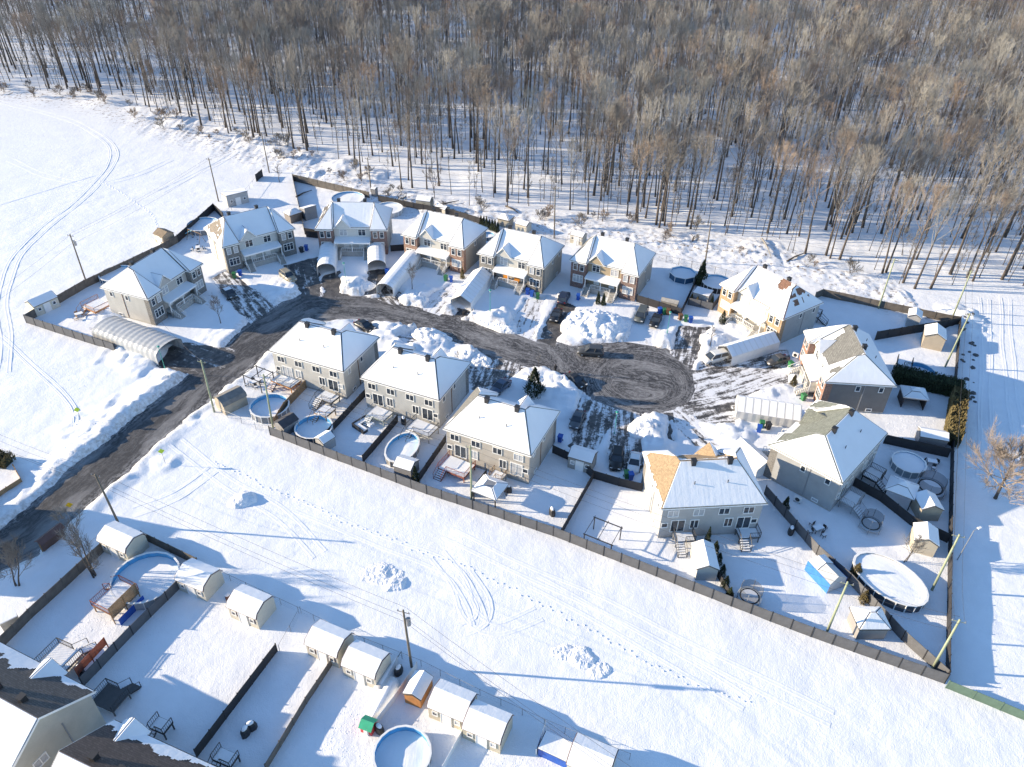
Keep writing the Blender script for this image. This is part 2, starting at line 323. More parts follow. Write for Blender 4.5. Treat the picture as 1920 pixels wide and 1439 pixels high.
gx = axis(-112, 92, .4, -1500, 1500, 1.10); gy = np.concatenate([axis(34, 178, .4, -150, 100)[:-1], []])
gy = gy[gy <= 178]; s = .4; ex = [178.0]
while ex[-1] < 2500: s = min(s*1.03 if ex[-1] < 300 else s*1.12, 80); ex.append(ex[-1] + s)
gy = np.concatenate([gy[gy < 178], ex])
GX, GY = np.meshgrid(gx, gy); GZ, GD, GB = height(GX.ravel(), GY.ravel())
def grid_mesh(name, nx, ny, X, Y, Z, mats, attrs):
    me = bpy.data.meshes.new(name); me.vertices.add(len(X)); me.vertices.foreach_set('co', np.column_stack([X, Y, Z]).ravel().astype(np.float32))
    i = (np.arange(ny-1)[:, None]*nx + np.arange(nx-1)[None]).ravel(); q = np.column_stack([i, i+1, i+nx+1, i+nx]).astype(np.int32)
    me.loops.add(q.size); me.loops.foreach_set('vertex_index', q.ravel()); me.polygons.add(len(q))
    me.polygons.foreach_set('loop_start', np.arange(len(q), dtype=np.int32)*4); me.polygons.foreach_set('loop_total', np.full(len(q), 4, np.int32))
    me.polygons.foreach_set('use_smooth', np.ones(len(q), bool)); me.materials.append(mats); me.update(); me.validate()
    for k, v in attrs.items():
        a = me.attributes.new(k, 'FLOAT', 'POINT'); a.data.foreach_set('value', v.astype(np.float32))
    return me
ground = obj('snow_ground', grid_mesh('snow_ground', len(gx), len(gy), GX.ravel(), GY.ravel(), GZ, SNOW_G, dict(dirt=GD, brush=GB)))
tag(ground, None, None, kind='structure')
def gz(x, y):
    i = np.clip(np.searchsorted(gx, x)-1, 0, len(gx)-2); j = np.clip(np.searchsorted(gy, y)-1, 0, len(gy)-2)
    fx = (x-gx[i])/(gx[i+1]-gx[i]); fy = (y-gy[j])/(gy[j+1]-gy[j]); Z = GZ.reshape(len(gy), len(gx))
    return float(Z[j,i]*(1-fx)*(1-fy)+Z[j,i+1]*fx*(1-fy)+Z[j+1,i]*(1-fx)*fy+Z[j+1,i+1]*fx*fy)
# road sheet with a coordinate that follows the carriageway
def road_sheet():
    xs = np.arange(-190, 42, .7); ys = np.arange(34, 150, .7); X, Y = np.meshgrid(xs, ys); sh = X.shape; X, Y = X.ravel(), Y.ravel()
    D = sdf(X, Y, ROADP); best = np.full(X.shape, 1e9); U = np.zeros_like(X); V = np.zeros_like(X); acc = 0
    for A, B in zip(CENTRE[:-1], CENTRE[1:]):
        d, t = seg_dist(X, Y, A, B); L = np.linalg.norm(B-A); m = d < best; best[m] = d[m]
        sg = np.sign((B[0]-A[0])*(Y-A[1]) - (B[1]-A[1])*(X-A[0])); U[m] = (acc + t*L)[m]; V[m] = (d*sg)[m]; acc += L
    rc = np.hypot(X-CUL.x, Y-CUL.y); th = np.arctan2(Y-CUL.y, X-CUL.x); k = np.clip((X - (CUL.x - 16)) / 8, 0, 1)
    k2 = k*np.clip((rc-5)/4, 0, 1); U = U*(1-k2) + k2*(acc + th*9); V = V*(1-k2) + k2*rc
    slush = np.clip((X + 70) / 110, .12, .5); slush = np.where(k > 0, np.maximum(slush, k*(.38 + .3*np.clip((rc-4)/6, 0, 1))), slush); slush = np.maximum(slush, np.clip(1 + D/1.6, 0, 1)*.8)
    keep = D < .9; idx = -np.ones(len(X), int); nx = len(xs); fs = []
    K = keep.reshape(sh)
    cell = K[:-1,:-1] | K[1:,:-1] | K[:-1,1:] | K[1:,1:]
    jj, ii = np.nonzero(cell); used = np.unique(np.concatenate([jj*nx+ii, jj*nx+ii+1, (jj+1)*nx+ii, (jj+1)*nx+ii+1])); idx[used] = np.arange(len(used))
    q = np.column_stack([idx[jj*nx+ii], idx[jj*nx+ii+1], idx[(jj+1)*nx+ii+1], idx[(jj+1)*nx+ii]])
    me = bpy.data.meshes.new('road'); me.from_pydata(np.column_stack([X[used], Y[used], np.full(len(used), RZ)]).tolist(), [], q.tolist()); me.materials.append(ROAD)
    a = me.attributes.new('along', 'FLOAT_VECTOR', 'POINT'); a.data.foreach_set('vector', np.column_stack([U[used], V[used], 0*U[used]]).ravel().astype(np.float32))
    a = me.attributes.new('slush', 'FLOAT', 'POINT'); a.data.foreach_set('value', slush[used].astype(np.float32))
    return me
tag(obj('road', road_sheet()), None, None, kind='structure')
for i, (poly, c) in enumerate(DRIVES):
    n = len(poly); ctr = poly.mean(0); pp = [ctr + (q-ctr)*1.03 for q in poly]
    f = tuple(range(n)); f = f if (poly[1][0]-poly[0][0])*(poly[2][1]-poly[1][1]) - (poly[1][1]-poly[0][1])*(poly[2][0]-poly[1][0]) > 0 else f[::-1]
    o = MB().add([(q[0], q[1], RZ + .012 + .0045*(i % 3)) for q in pp], [f]).build('driveway', DRIVE); o['kind'] = 'structure'
    ev, vec = np.linalg.eigh(np.cov((poly-ctr).T)); ax = vec[:, 1]; me = o.data
    at_ = me.attributes.new('along', 'FLOAT_VECTOR', 'POINT'); at_.data.foreach_set('vector', np.array([[(q-ctr)@ax + i*37, (q-ctr)@np.array([-ax[1], ax[0]]) + i*11, 0] for q in pp], np.float32).ravel())
    at_ = me.attributes.new('cover', 'FLOAT', 'POINT'); at_.data.foreach_set('value', np.full(n, c, np.float32))

# ------------------------------------------------------------------ windows and doors
WCACHE = {}
def win_mesh(w, h, n, kind):
    k = (w, h, n, kind)
    if k not in WCACHE:
        f = MB(); t = .09
        f.box(-w/2-t, w/2+t, -.09, .02, h-.02, h+t).box(-w/2-t, w/2+t, -.11, .02, -t, .02).box(-w/2-t, -w/2, -.09, .02, .02, h-.02).box(w/2, w/2+t, -.09, .02, .02, h-.02)
        for i in range(1, n): f.box(-w/2 + w*i/n - .045, -w/2 + w*i/n + .045, -.075, .0, .02, h-.02)
        if kind == 'grid': f.box(-w/2, w/2, -.06, -.02, h*.66-.02, h*.66+.02)
        p = MB().box(-w/2, w/2, -.035, .0, 0, h)
        WCACHE[k] = (f.mesh('window', WHITE), p.mesh('pane', GLASS), p.mesh('pane', CURT))
    return WCACHE[k]
def window(parent, x, y, z, w, h, rz=0, n=2, kind='plain', name='window'):
    f, p, c = win_mesh(w, h, n, kind); o = obj(name, f, parent, (x, y, z), rz)
    obj('pane', c if random.random() < .22 else p, o)
def door(parent, x, y, z, rz=0, col=None):
    if 'd' not in WCACHE:
        d = MB().box(-.5, .5, -.06, .02, 0, 2.1).box(-.58, -.5, -.1, .02, 0, 2.18).box(.5, .58, -.1, .02, 0, 2.18).box(-.5, .5, -.1, .02, 2.1, 2.18)
        WCACHE['d'] = (d.mesh('door', WHITE), MB().box(-.28, .28, -.085, -.05, 1.1, 1.85).mesh('pane', GLASS), MB().box(.36, .42, -.12, -.05, .95, 1.1).mesh('handle', BLACK))
    o = obj('door', WCACHE['d'][0], parent, (x, y, z), rz); obj('pane', WCACHE['d'][1], o); obj('handle', WCACHE['d'][2], o)

# ------------------------------------------------------------------ snow on a sloping facet
def inset(poly, d):
    c = sum(poly, Vector())/len(poly); nrm = (poly[1]-poly[0]).cross(poly[2]-poly[0]).normalized(); out = []; n = len(poly)
    for i in range(n):
        a, b, e = poly[i-1], poly[i], poly[(i+1) % n]; u = (b-a).normalized(); v = (e-b).normalized()
        n1 = nrm.cross(u); n2 = nrm.cross(v); k = n1 + n2; dn = 1 + n1.dot(n2)
        out.append(b + k*(d/max(dn, .35)))
    return out
def clip_cell(cell, poly2):
    out = cell; n = len(poly2)
    for i in range(n):
        a, b = poly2[i], poly2[(i+1) % n]; ex, ey = b[0]-a[0], b[1]-a[1]; res = []
        for j in range(len(out)):
            p, q = out[j-1], out[j]; sp = ex*(p[1]-a[1]) - ey*(p[0]-a[0]); sq = ex*(q[1]-a[1]) - ey*(q[0]-a[0])
            if (sp >= 0) != (sq >= 0):
                t = sp/(sp-sq); res.append((p[0]+(q[0]-p[0])*t, p[1]+(q[1]-p[1])*t))
            if sq >= 0: res.append(q)
        out = res
        if len(out) < 3: return []
    return out
def facet_snow(mb, pts, keep=None, t=.07, ins=.07, cell=.22):
    pts = [Vector(p) for p in pts]; nrm = (pts[1]-pts[0]).cross(pts[2]-pts[0]).normalized()
    if nrm.z < 0: pts = pts[::-1]; nrm = -nrm
    pts = inset(pts, ins); n = len(pts); up = nrm*t
    if keep is None:
        mb.add([p + nrm*.012 for p in pts] + [p + up for p in inset(pts, .04)], [tuple(range(n, 2*n))] + [(i, (i+1) % n, n+(i+1) % n, n+i) for i in range(n)]); return
    # local axes: u level, v up the slope
    u = Vector((0,0,1)).cross(nrm).normalized(); v = nrm.cross(u); o = min(pts, key=lambda p: p.z); q2 = [((p-o).dot(u), (p-o).dot(v)) for p in pts]
    u0 = min(q[0] for q in q2); u1 = max(q[0] for q in q2); v1 = max(q[1] for q in q2)
    for i in range(int((u1-u0)/cell)+1):
        for j in range(int(v1/cell)+1):
            a, b = u0+i*cell, j*cell
            if not keep((a-u0)/(u1-u0), b/v1, a, b): continue
            pc = clip_cell([(a,b),(a+cell,b),(a+cell,b+cell),(a,b+cell)], q2)
            if len(pc) >= 3: mb.add([o + u*x + v*y + up for x, y in pc], [tuple(range(len(pc)))])
def roof_solid(mb, facets, thick=.2):
    """facets (lists of points, eave first) closed with a fascia and a soffit"""
    for f in facets: mb.add(f, [tuple(range(len(f)))])

# ------------------------------------------------------------------ the semi-detached houses
ZE, ZR = 5.9, 9.5
def noise_keep(fn):
    return fn
def house(label, A, B, rear, side, bricks, stucco, shing, bare=None, group=None, windows='all', w=None, depth=10.0, rear_deck=None, chimneys=True, porch=True):
    """A,B: pixels of the two eave corners seen (front-left/right, or rear-left/right when rear)"""
    a, b = P(*A, ZE), P(*B, ZE); W = w or (b-a).length; mid = (a+b)/2; th = math.atan2(b.y-a.y, b.x-a.x); nrm = Vector((-math.sin(th), math.cos(th), 0))
    hb = depth/2; bay = 1.1
    if rear: ctr = mid + nrm*hb; rz = th + PI
    else: ctr = mid + nrm*(hb+bay); rz = th
    ctr.z = 0
    T = thing('semi_detached_house', label, 'house', ctr, rz, group); hw = W/2; ov = .38; bw = 3.7
    xw = hw - ov; yf, yb, ybay = -hb+ov, hb-ov, -hb-bay+ov; bx = hw-bw
    # walls
    MB().box(-xw, xw, yf, yb, .35, ZE+.02).build('wall', siding(*side), T)
    MB().box(-xw+.03, xw-.03, yf+.03, yb-.03, -.3, .35).build('foundation', CONC, T)
    MB().box(-bx+.0, bx, yf-.06, yf, 1.0, ZE).build('stucco_panel', mat(*stucco), T)
    for s in (-1, 1):
        x0, x1 = sorted((s*(bx+.12), s*xw))
        MB().box(x0, x1, ybay, yf-.002, -.2, ZE+.02).build('brick_bay', brick(*bricks), T)
    # roof facets
    rx = hw-3.2; ax = hw-3.0; az = ZR-.22; ay = -1.2; E = ZE
    Rr, Rl = (rx,0,ZR), (-rx,0,ZR)
    fac = {'back': [(hw,hb,E),(-hw,hb,E),Rl,Rr], 'front': [(-bx,-hb,E),(bx,-hb,E),Rr,Rl], 'right': [(hw,-hb-bay,E),(hw,hb,E),Rr,(ax,ay,az)], 'left': [(-hw,hb,E),(-hw,-hb-bay,E),(-ax,ay,az),Rl],
        'bayr': [(bx,-hb-bay,E),(hw,-hb-bay,E),(ax,ay,az)], 'bayl': [(-hw,-hb-bay,E),(-bx,-hb-bay,E),(-ax,ay,az)]}
    gxc, gw, gr = -1.95, 1.8, 1.95; yg = -hb-.25; yi = -hb + gr/((ZR-E)/hb)
    fac['gabr'] = [(gxc+gw,yg,E-.02),(gxc,yg,E+gr),(gxc,yi,E+gr),(gxc+gw,-hb+.05,E-.02)]; fac['gabl'] = [(gxc-gw,yg,E-.02),(gxc-gw,-hb+.05,E-.02),(gxc,yi,E+gr),(gxc,yg,E+gr)]
    m = MB()
    for k, f in fac.items(): m.add(f, [tuple(range(len(f)))])
    for s in (1, -1):
        v = [(s*bx,-hb-bay,E),(s*ax,ay,az),(s*rx,0,ZR),(s*bx,-hb,E)]; m.add(v, [(0,1,2),(0,2,3)])
    out = [(hw,hb),(-hw,hb),(-hw,-hb-bay),(-bx,-hb-bay),(-bx,-hb),(bx,-hb),(bx,-hb-bay),(hw,-hb-bay)]
    m.add([(x,y,E) for x, y in out] + [(x,y,E-.2) for x, y in out], [tuple(range(8,16))] + [(i,(i+1)%8,8+(i+1)%8,8+i) for i in range(8)])
    R = m.build('roof', shing, T)
    f = MB()                                     # white fascia boards, 3 mm proud of the roof edge
    for i in range(8):
        (x0,y0),(x1,y1) = out[i], out[(i+1)%8]; L = math.hypot(x1-x0, y1-y0); nx, ny = -(y1-y0)/L, (x1-x0)/L
        f.cbox((x0+x1)/2-nx*.012, (y0+y1)/2-ny*.012, E-.23, L, .03, .2, math.atan2(y1-y0, x1-x0))
    f.build('fascia', WHITE, R)
    bare = bare or {}
    for k, fp in fac.items():
        if bare.get(k) == 'none': continue
        mb = MB(); facet_snow(mb, fp, bare.get(k), ins=.05 if k.startswith('gab') else .09); mb.build('snow_layer', SNOW_R, R)
    for sg in (1, -1):
        v = [(sg*bx,-hb-bay,E),(sg*ax,ay,az),(sg*rx,0,ZR),(sg*bx,-hb,E)]; mb = MB()
        v = [Vector(p) for p in v]; nn = (v[2]-v[0]).cross(v[1]-v[0]).normalized(); nn = nn if nn.x*sg < 0 else -nn
        w4 = [v[0].lerp(v[3], .12), v[1], v[2], v[3].lerp(v[0], .28)]; w4[2] = v[2].lerp(v[1], .25); mb.add([p + nn*.05 + Vector((0,0,.03)) for p in w4], [(0,1,2),(0,2,3)]); mb.build('snow_layer', SNOW_R, R)
    # gable front
    MB().add([(gxc-gw+.25,yg+.16,E-.1),(gxc+gw-.25,yg+.16,E-.1),(gxc,yg+.16,E+gr-.3),(gxc-gw+.25,-hb+.9,E-.1),(gxc+gw-.25,-hb+.9,E-.1),(gxc,-hb+.9,E+gr-.3)], [(0,1,2),(3,5,4),(0,3,4,1),(1,4,5,2),(2,5,3,0)]).build('gable', mat(*stucco), T)
    g = MB()
    for s in (-1, 1): g.add([(gxc+s*gw,yg-.02,E-.02),(gxc+s*gw,yg-.02,E-.22),(gxc,yg-.02,E+gr-.2),(gxc,yg-.02,E+gr),(gxc+s*gw,yg+.05,E-.02),(gxc+s*gw,yg+.05,E-.22),(gxc,yg+.05,E+gr-.2),(gxc,yg+.05,E+gr)], [(0,1,2,3),(4,7,6,5),(1,5,6,2)])
    g.build('barge_board', WHITE, R)
    if chimneys:
        for x in (-rx*.72, rx*.55):
            MB().box(x-.3, x+.3, .1, .7, ZR-.55, ZR+.42).box(x-.36, x+.36, .04, .76, ZR+.42, ZR+.52).build('roof_vent', BLACK, R)
        for x in (-rx*.55, rx*.6):
            zz = ZR - (ZR-E)/hb*2.6; MB().tube([(x,2.6,zz-.1),(x,2.6,zz+.55)], .06).build('vent_pipe', BLACK, R)
    # front openings
    for s in (-1, 1):
        bxm = s*(bx + bw/2 - .15)
        for dx in (-.7, .7): window(T, bxm+dx, ybay-.002, 3.95, .75, 1.3, 0, 1, 'grid')
        window(T, bxm, ybay-.002, 1.35, 2.0, 1.5, 0, 3, 'grid')
        window(T, s*1.95, yf-.062, 3.95, 1.45, 1.35, 0, 2, 'grid')
        door(T, s*1.6, yf-.062, 1.1)
    # porch
    if porch:
        pw = bx-.12; py = ybay-1.1
        pr = MB().add([(-pw,yf-.1,3.55),(pw,yf-.1,3.55),(pw,py,3.15),(-pw,py,3.15),(-pw,yf-.1,3.37),(pw,yf-.1,3.37),(pw,py,2.95),(-pw,py,2.95)], [(0,3,2,1),(4,5,6,7),(3,7,6,2),(0,4,7,3),(1,2,6,5),(0,1,5,4)]).build('porch_roof', WHITE, T)
        mb = MB(); mb.add([(-pw-.02,yf-.06,3.69),(pw+.02,yf-.06,3.69),(pw+.02,py-.06,3.3),(-pw-.02,py-.06,3.3),(-pw-.02,yf-.06,3.56),(pw+.02,yf-.06,3.56),(pw+.02,py-.06,3.16),(-pw-.02,py-.06,3.16)], [(0,3,2,1),(4,5,6,7),(3,7,6,2),(0,4,7,3),(1,2,6,5)]); mb.build('snow_layer', SNOW_R, pr)
        for x in (-pw+.12, -.1, .1+.0, pw-.12)[::1]:
            if abs(x) < .2 and x > 0: continue
            MB().box(x-.07, x+.07, py+.1, py+.24, 1.1, 3.05).build('porch_post', WHITE, T)
        dk = MB().box(-pw, pw, py+.05, yf-.07, .95, 1.1).box(-pw, pw, py+.15, py+.25, -.2, .95).build('porch_deck', CONC, T)
        sx = pw-.75
        rl = MB().box(-sx+.75, sx-.75, py+.1, py+.16, 1.95, 2.03).box(-sx+.75, sx-.75, py+.1, py+.16, 1.2, 1.26)
        for i in range(13): x = -sx+.78 + (2*sx-1.56)*i/12; rl.box(x-.025, x+.025, py+.11, py+.15, 1.26, 1.95)
        rl.build('porch_railing', WHITE, T)
        for s in (-1, 1):
            for i in range(6): MB().box(s*sx-.6, s*sx+.6, py+.02-.28*(i+1), py+.02-.28*i, -.2, .95-.17*i).build('step', CONC, T)
            st = MB()
            for e in (-.64, .64): st.tube([(s*sx+e, py+.05, 2.0), (s*sx+e, py-1.65, .95)], .045, 4).tube([(s*sx+e, py-1.65, -.15), (s*sx+e, py-1.65, .97)], .05, 4).tube([(s*sx+e, py-.8, .4), (s*sx+e, py-.8, 1.47)], .03, 4).tube([(s*sx+e, py-.4, .6), (s*sx+e, py-.4, 1.7)], .03, 4).tube([(s*sx+e, py-1.2, .2), (s*sx+e, py-1.2, 1.2)], .03, 4)
            st.build('stair_railing', WHITE, T)
    # rear and side openings (rear wall faces +y, so turn by half a circle)
    for x in (-4.9, -1.6, 1.8, 5.2): window(T, x, yb+.002, 4.05, 1.3, 1.05, PI, 2)
    for x in (-4.6, 4.3): window(T, x, yb+.002, 1.2, 1.75, 2.05, PI, 2, name='patio_door')
    for x in (-2.5, 2.1): window(T, x, yb+.002, 1.7, 1.0, 1.45, PI, 2)
    for x in (-6.0, 6.1): window(T, x, yb+.002, 2.1, .7, .7, PI, 1)
    for s in (-1, 1):
        window(T, s*(xw+.002), yb-1.6, 4.3, .6, .9, s*PI/2, 1); window(T, s*(xw+.002), -.6, 4.3, .6, .9, s*PI/2, 1)
        window(T, s*(xw+.002), 2.2, .45, .8, .4, s*PI/2, 1)
        MB().box(s*xw-.06 if s < 0 else s*xw, s*xw if s < 0 else s*xw+.06, .35, .47, .3, ZE-.2).build('downpipe', BROWN if s < 0 else GREY, T)
    return T, rz, W
def jag(uv_edge, amp=.08, seed=0):
    """keep snow above/below a wavering line"""
    return lambda u, v, a, b: v > uv_edge + amp*float(vnoise(a, seed*7.3, .55, seed)) + amp*.6*float(vnoise(a, seed+5, 1.9, seed+1))
SH_GREY, SH_TAN, SH_BRN, SH_DK = shingle('shingle_grey', (.19,.19,.18)), shingle('shingle_tan', (.36,.26,.16)), shingle('shingle_redbrown', (.24,.13,.09)), shingle('shingle_dark', (.10,.095,.095))
S_BEIGE, S_CREAM, S_GREY, S_DKGREY, S_TAN = ('siding_beige', (.46,.435,.39)), ('siding_cream', (.52,.505,.475)), ('siding_grey', (.36,.37,.38)), ('siding_charcoal', (.17,.165,.165)), ('siding_tan', (.38,.345,.295))
B_GREY, B_RED, B_ORANGE, B_YEL, B_DKRED = ('brick_grey', (.17,.165,.16)), ('brick_red', (.2,.09,.07)), ('brick_orange', (.28,.13,.08)), ('brick_yellow', (.40,.26,.14)), ('brick_dark_red', (.19,.09,.07))
ST_CREAM, ST_TAN, ST_GREY = ('stucco_cream', (.48,.465,.43), .9, .06, 3, .01, 20), ('stucco_tan', (.36,.285,.19), .9, .06, 3, .01, 20), ('stucco_grey', (.42,.40,.38), .9, .06, 3, .01, 20)
def ell(cu, cv, ru, rv, seed, inv=False):
    def k(u, v, a, b):
        d = ((u-cu)/ru)**2 + ((v-cv)/rv)**2 + .35*float(vnoise(a, b, .5, seed)) + .2*float(vnoise(a*3, b*.6, .5, seed+1))
        return (d > 1) != inv
    return k
def streak(u, v, a, b):                    # thin snow broken into strips down the slope
    return not (.25 < u < .72 and .25 < v < .86 and float(vnoise(a, b*.25, .5, 5)) > -.25 - .5*(v-.5)) or abs(v-.55) < .04
H = {}
H['h1'] = house('beige corner house with grey brick bays beside the snowy open field', (277,562), (381,494), False, S_CREAM, B_GREY, ST_GREY, SH_DK)
H['h2'] = house('grey brick house with cream side, right of the corner house at the road bend', (416,465), (554,429), False, S_CREAM, B_GREY, ('stucco_pale', (.52,.53,.52), .9, .06, 3, .01, 20), shingle('shingle_taupe', (.26,.22,.18)), bare={'left': lambda u, v, a, b: v < .12 + .1*float(vnoise(a, 1, .8, 3)) or u > .72 or v > 1.15 - .9*u or float(vnoise(a, b, .6, 4)) > .75})
H['h3'] = house('dark red brick house with two arched white tents in front', (590,431), (726,432), False, S_BEIGE, B_DKRED, ('stucco_light', (.58,.57,.54), .9, .06, 3, .01, 20), SH_DK, bare={'left': lambda u, v, a, b: v > .75 or u > .8 or float(vnoise(a, b, .7, 8)) > .5})
H['h4'] = house('orange-red brick house with beige siding behind the long slanted white tent', (751,440), (870,468), False, S_TAN, B_ORANGE, ST_CREAM, SH_DK)
H['h5'] = house('grey brick house with orange porch furniture, between orange-red and dark brick houses', (894,475), (1020,504), False, S_TAN, ('brick_taupe', (.2,.185,.165)), ST_CREAM, SH_DK)
H['h6'] = house('dark brown-red brick house with tan stucco behind the big snow pile', (1067,488), (1198,519), False, S_TAN, B_DKRED, ST_TAN, SH_GREY, bare={'left': lambda u, v, a, b: u > .8 or (v > .55 and u > .45)})
H['h7'] = house('yellow-orange brick house with a bare rust-coloured roof patch', (1349,532), (1469,600), False, S_GREY, B_YEL, ST_CREAM, SH_BRN, bare={'front': ell(.77, .86, .13, .22, 9), 'right': streak})
H['h8'] = house('orange brick house with bare grey shingle front slope and charcoal side', (1507,620), (1547,717), False, S_DKGREY, B_ORANGE, ST_CREAM, SH_GREY, bare={'front': lambda u, v, a, b: (u < .30 - .22*v and v < .8) or v < .07 + .05*float(vnoise(a, 3, .7, 4)) or u > .97, 'bayr': ell(.5, .36, .2, .16, 12)})
H['h9'] = house('grey-sided house with bare grey-green shingle front slope by the small round pool', (1531,750), (1440,835), False, S_GREY, B_GREY, ST_GREY, shingle('shingle_greygreen', (.21,.225,.195)), bare={'front': 'none', 'bayl': ell(.5, .45, .4, .5, 14), 'gabl': ell(.3, .3, .5, .6, 13), 'gabr': 'none', 'bayr': lambda u, v, a, b: v < .10 or u > .75-.3*v})
H['h10'] = house('grey-sided house with bare tan shingle roof side, seen from the back', (1240,955), (1440,945), True, ('siding_pale_grey', (.42,.42,.42)), B_GREY, ST_CREAM, SH_TAN, bare={'right': lambda u, v, a, b: u < .1 or u > .93 or v < .06 + .05*float(vnoise(a, 1, .8, 15)), 'front': ell(.5, .5, .47, .43, 16), 'gabr': 'none', 'bayl': None})
H['m1'] = house('beige house seen from the back, nearest the road bend with a wooden yard fence', (503,658), (644,698), True, S_CREAM, B_GREY, ST_CREAM, SH_DK)
H['m2'] = house('pale grey-beige house seen from the back above the oval pool', (675,709), (824,752), True, ('siding_pale', (.45,.45,.44)), B_GREY, ST_CREAM, SH_DK)
H['m3'] = house('beige house seen from the back above the red-railed deck and gazebo', (830,804), (996,856), True, ('siding_sand', (.44,.405,.36)), B_GREY, ST_CREAM, SH_GREY, bare={'right': lambda u, v, a, b: u > .82 and v > .0, 'gabr': None})

# ------------------------------------------------------------------ the gabled houses at the bottom left and the one off the left edge
def gable_house(label, C, D, pitch_w, length, side, shing, bare, dorm, win=True, zE=5.6, rise=3.4):
    """C: pixel of the eave corner at the seen gable end, D: pixel along the rear eave"""
    c, d = P(*C, zE), P(*D, zE); e = (d-c); e.normalize(); out = Vector((e.y, -e.x, 0))   # ridge direction e; 'out' points across to the other eave
    if out.y > 0: out = -out
    th = math.atan2(e.y, e.x); org = c + e*length/2 + out*pitch_w/2; org.z = 0
    T = thing('gabled_house', label, 'house', org, th); hl, w = length/2, pitch_w/2
    sgn = 1 if Vector((-math.sin(th), math.cos(th), 0)).dot(-out) > 0 else -1           # local +y is the rear eave when sgn=1
    ov = .35
    MB().xprism([(-w+ov,-.3),(w-ov,-.3),(w-ov,zE-.05),(0,zE+rise-.35),(-w+ov,zE-.05)], -hl+ov, hl-ov).build('wall', siding(*side), T)
    R = MB().sheet([(-w,zE),(0,zE+rise),(w,zE)], .16, -hl, hl).build('roof', shing, T)
    for s in (1, -1):
        f = [(-hl,s*w,zE+.16),(hl,s*w,zE+.16),(hl,0,zE+rise+.18),(-hl,0,zE+rise+.18)]; k = bare if s == sgn else None
        mb = MB(); facet_snow(mb, f, k, cell=.16); mb.build('snow_layer', SNOW_R, R)
    fb = MB()
    for x in (-hl-.03, hl): fb.sheet([(-w,zE-.1),(0,zE+rise-.1),(w,zE-.1)], .26, x, x+.03)
    fb.build('barge_board', WHITE, R)
    for dx, dw in dorm:                           # small cross gable at the rear eave
        y1 = sgn*(w+.5); y0 = sgn*(w-3.0)
        MB().box(dx-dw+.2, dx+dw-.2, min(y0,y1)+.3, max(y0,y1)-.3, 2.5, zE).build('bay_wall', siding(*side), T)
        g = MB(); q = MB()
        for s in (-1, 1):
            f = [(dx+s*dw,y1,zE),(dx,y1,zE+1.5),(dx,y0,zE+1.5),(dx+s*dw,sgn*(w-1),zE)]; g.add(f, [(0,1,2,3)]); facet_snow(q, f, None, .1, .03)
        g.add([(dx-dw,y1,zE),(dx+dw,y1,zE),(dx,y1,zE+1.5)], [(0,1,2)]); g.build('bay_roof', shing, T); q.build('snow_layer', SNOW_R, R)
    for x, y in ((-hl+3.2, .8), (-hl+6.5, .7)):
        zz = zE+rise*(1-y/w); MB().box(x-.3, x+.3, sgn*y-.3, sgn*y+.3, zz-.1, zz+.85).box(x-.36, x+.36, sgn*y-.36, sgn*y+.36, zz+.85, zz+.95).build('roof_vent', BLACK, R)
    if win: window(T, -hl+ov-.002, -sgn*1.6, 3.4, 1.3, 1.0, -PI/2, 2)
    MB().box(-hl+ov-.06, -hl+ov, sgn*1.5-.06, sgn*1.5+.06, 0, zE).build('downpipe', GREY, T)
    window(T, -hl+4.0, sgn*(w-ov), 1.2, 1.7, 2.0, 0 if sgn < 0 else PI, 2, name='patio_door')
    return T
gable_house('grey-shingled gabled house at the bottom left corner with a half-melted roof', (179,1299), (0,1206), 10.5, 17, ('siding_sage', (.44,.43,.38)), SH_DK, lambda u, v, a, b: v < .24 + .09*float(vnoise(a, 1, .45, 21)) + .26*float(vnoise(a, 2, 3, 22)), [(-2.5, 1.7)])
gable_house('brown-shingled gabled house at the bottom edge with a ragged snow eave', (215,1352), (405,1440), 10.5, 19, S_TAN, shingle('shingle_brown', (.095,.075,.07)), lambda u, v, a, b: v < .16 + .08*float(vnoise(a, 5, .4, 23)) + .13*float(vnoise(a, 6, 2, 24)), [(-7.0, 1.6)], win=False)
h0 = gable_house('house at the left edge beside the road, mostly out of the picture', (-150,880), (-270,945), 10, 12, S_TAN, SH_BRN, None, [], win=False)

# ------------------------------------------------------------------ fences
FPAN = {}
def fence(label, px, h, m, panel=2.45, post=None, group='solid yard fences', cat='fence', closed=True, z=-.12, thick=.05, cap=None):
    pts = [P(*q, 0) for q in px]; T = thing('fence', label, cat, pts[0], 0, group); o = pts[0]; post = post or (FENCE_BLK if m is FENCE else m)
    key = ('post', m.name, h)
    if key not in FPAN: FPAN[key] = MB().box(-.055, .055, -.055, .055, 0, h+.1).mesh('post', post)
    for a, b in zip(pts[:-1], pts[1:]):
        L = (b-a).length; n = max(1, round(L/panel)); th = math.atan2(b.y-a.y, b.x-a.x)
        me = MB().box(-L/n/2+.06, L/n/2-.06, -thick/2, thick/2, .02, h).mesh('panel', m)
        for i in range(n):
            c = a + (b-a)*((i+.5)/n) - o; q = obj('panel', me, T, (c.x, c.y, z + random.uniform(-.02,.02)), th + random.uniform(-.012,.012))
            c = a + (b-a)*(i/n) - o; obj('post', FPAN[key], T, (c.x, c.y, z), th)
    c = pts[-1]-o; obj('post', FPAN[key], T, (c.x, c.y, z)); return T
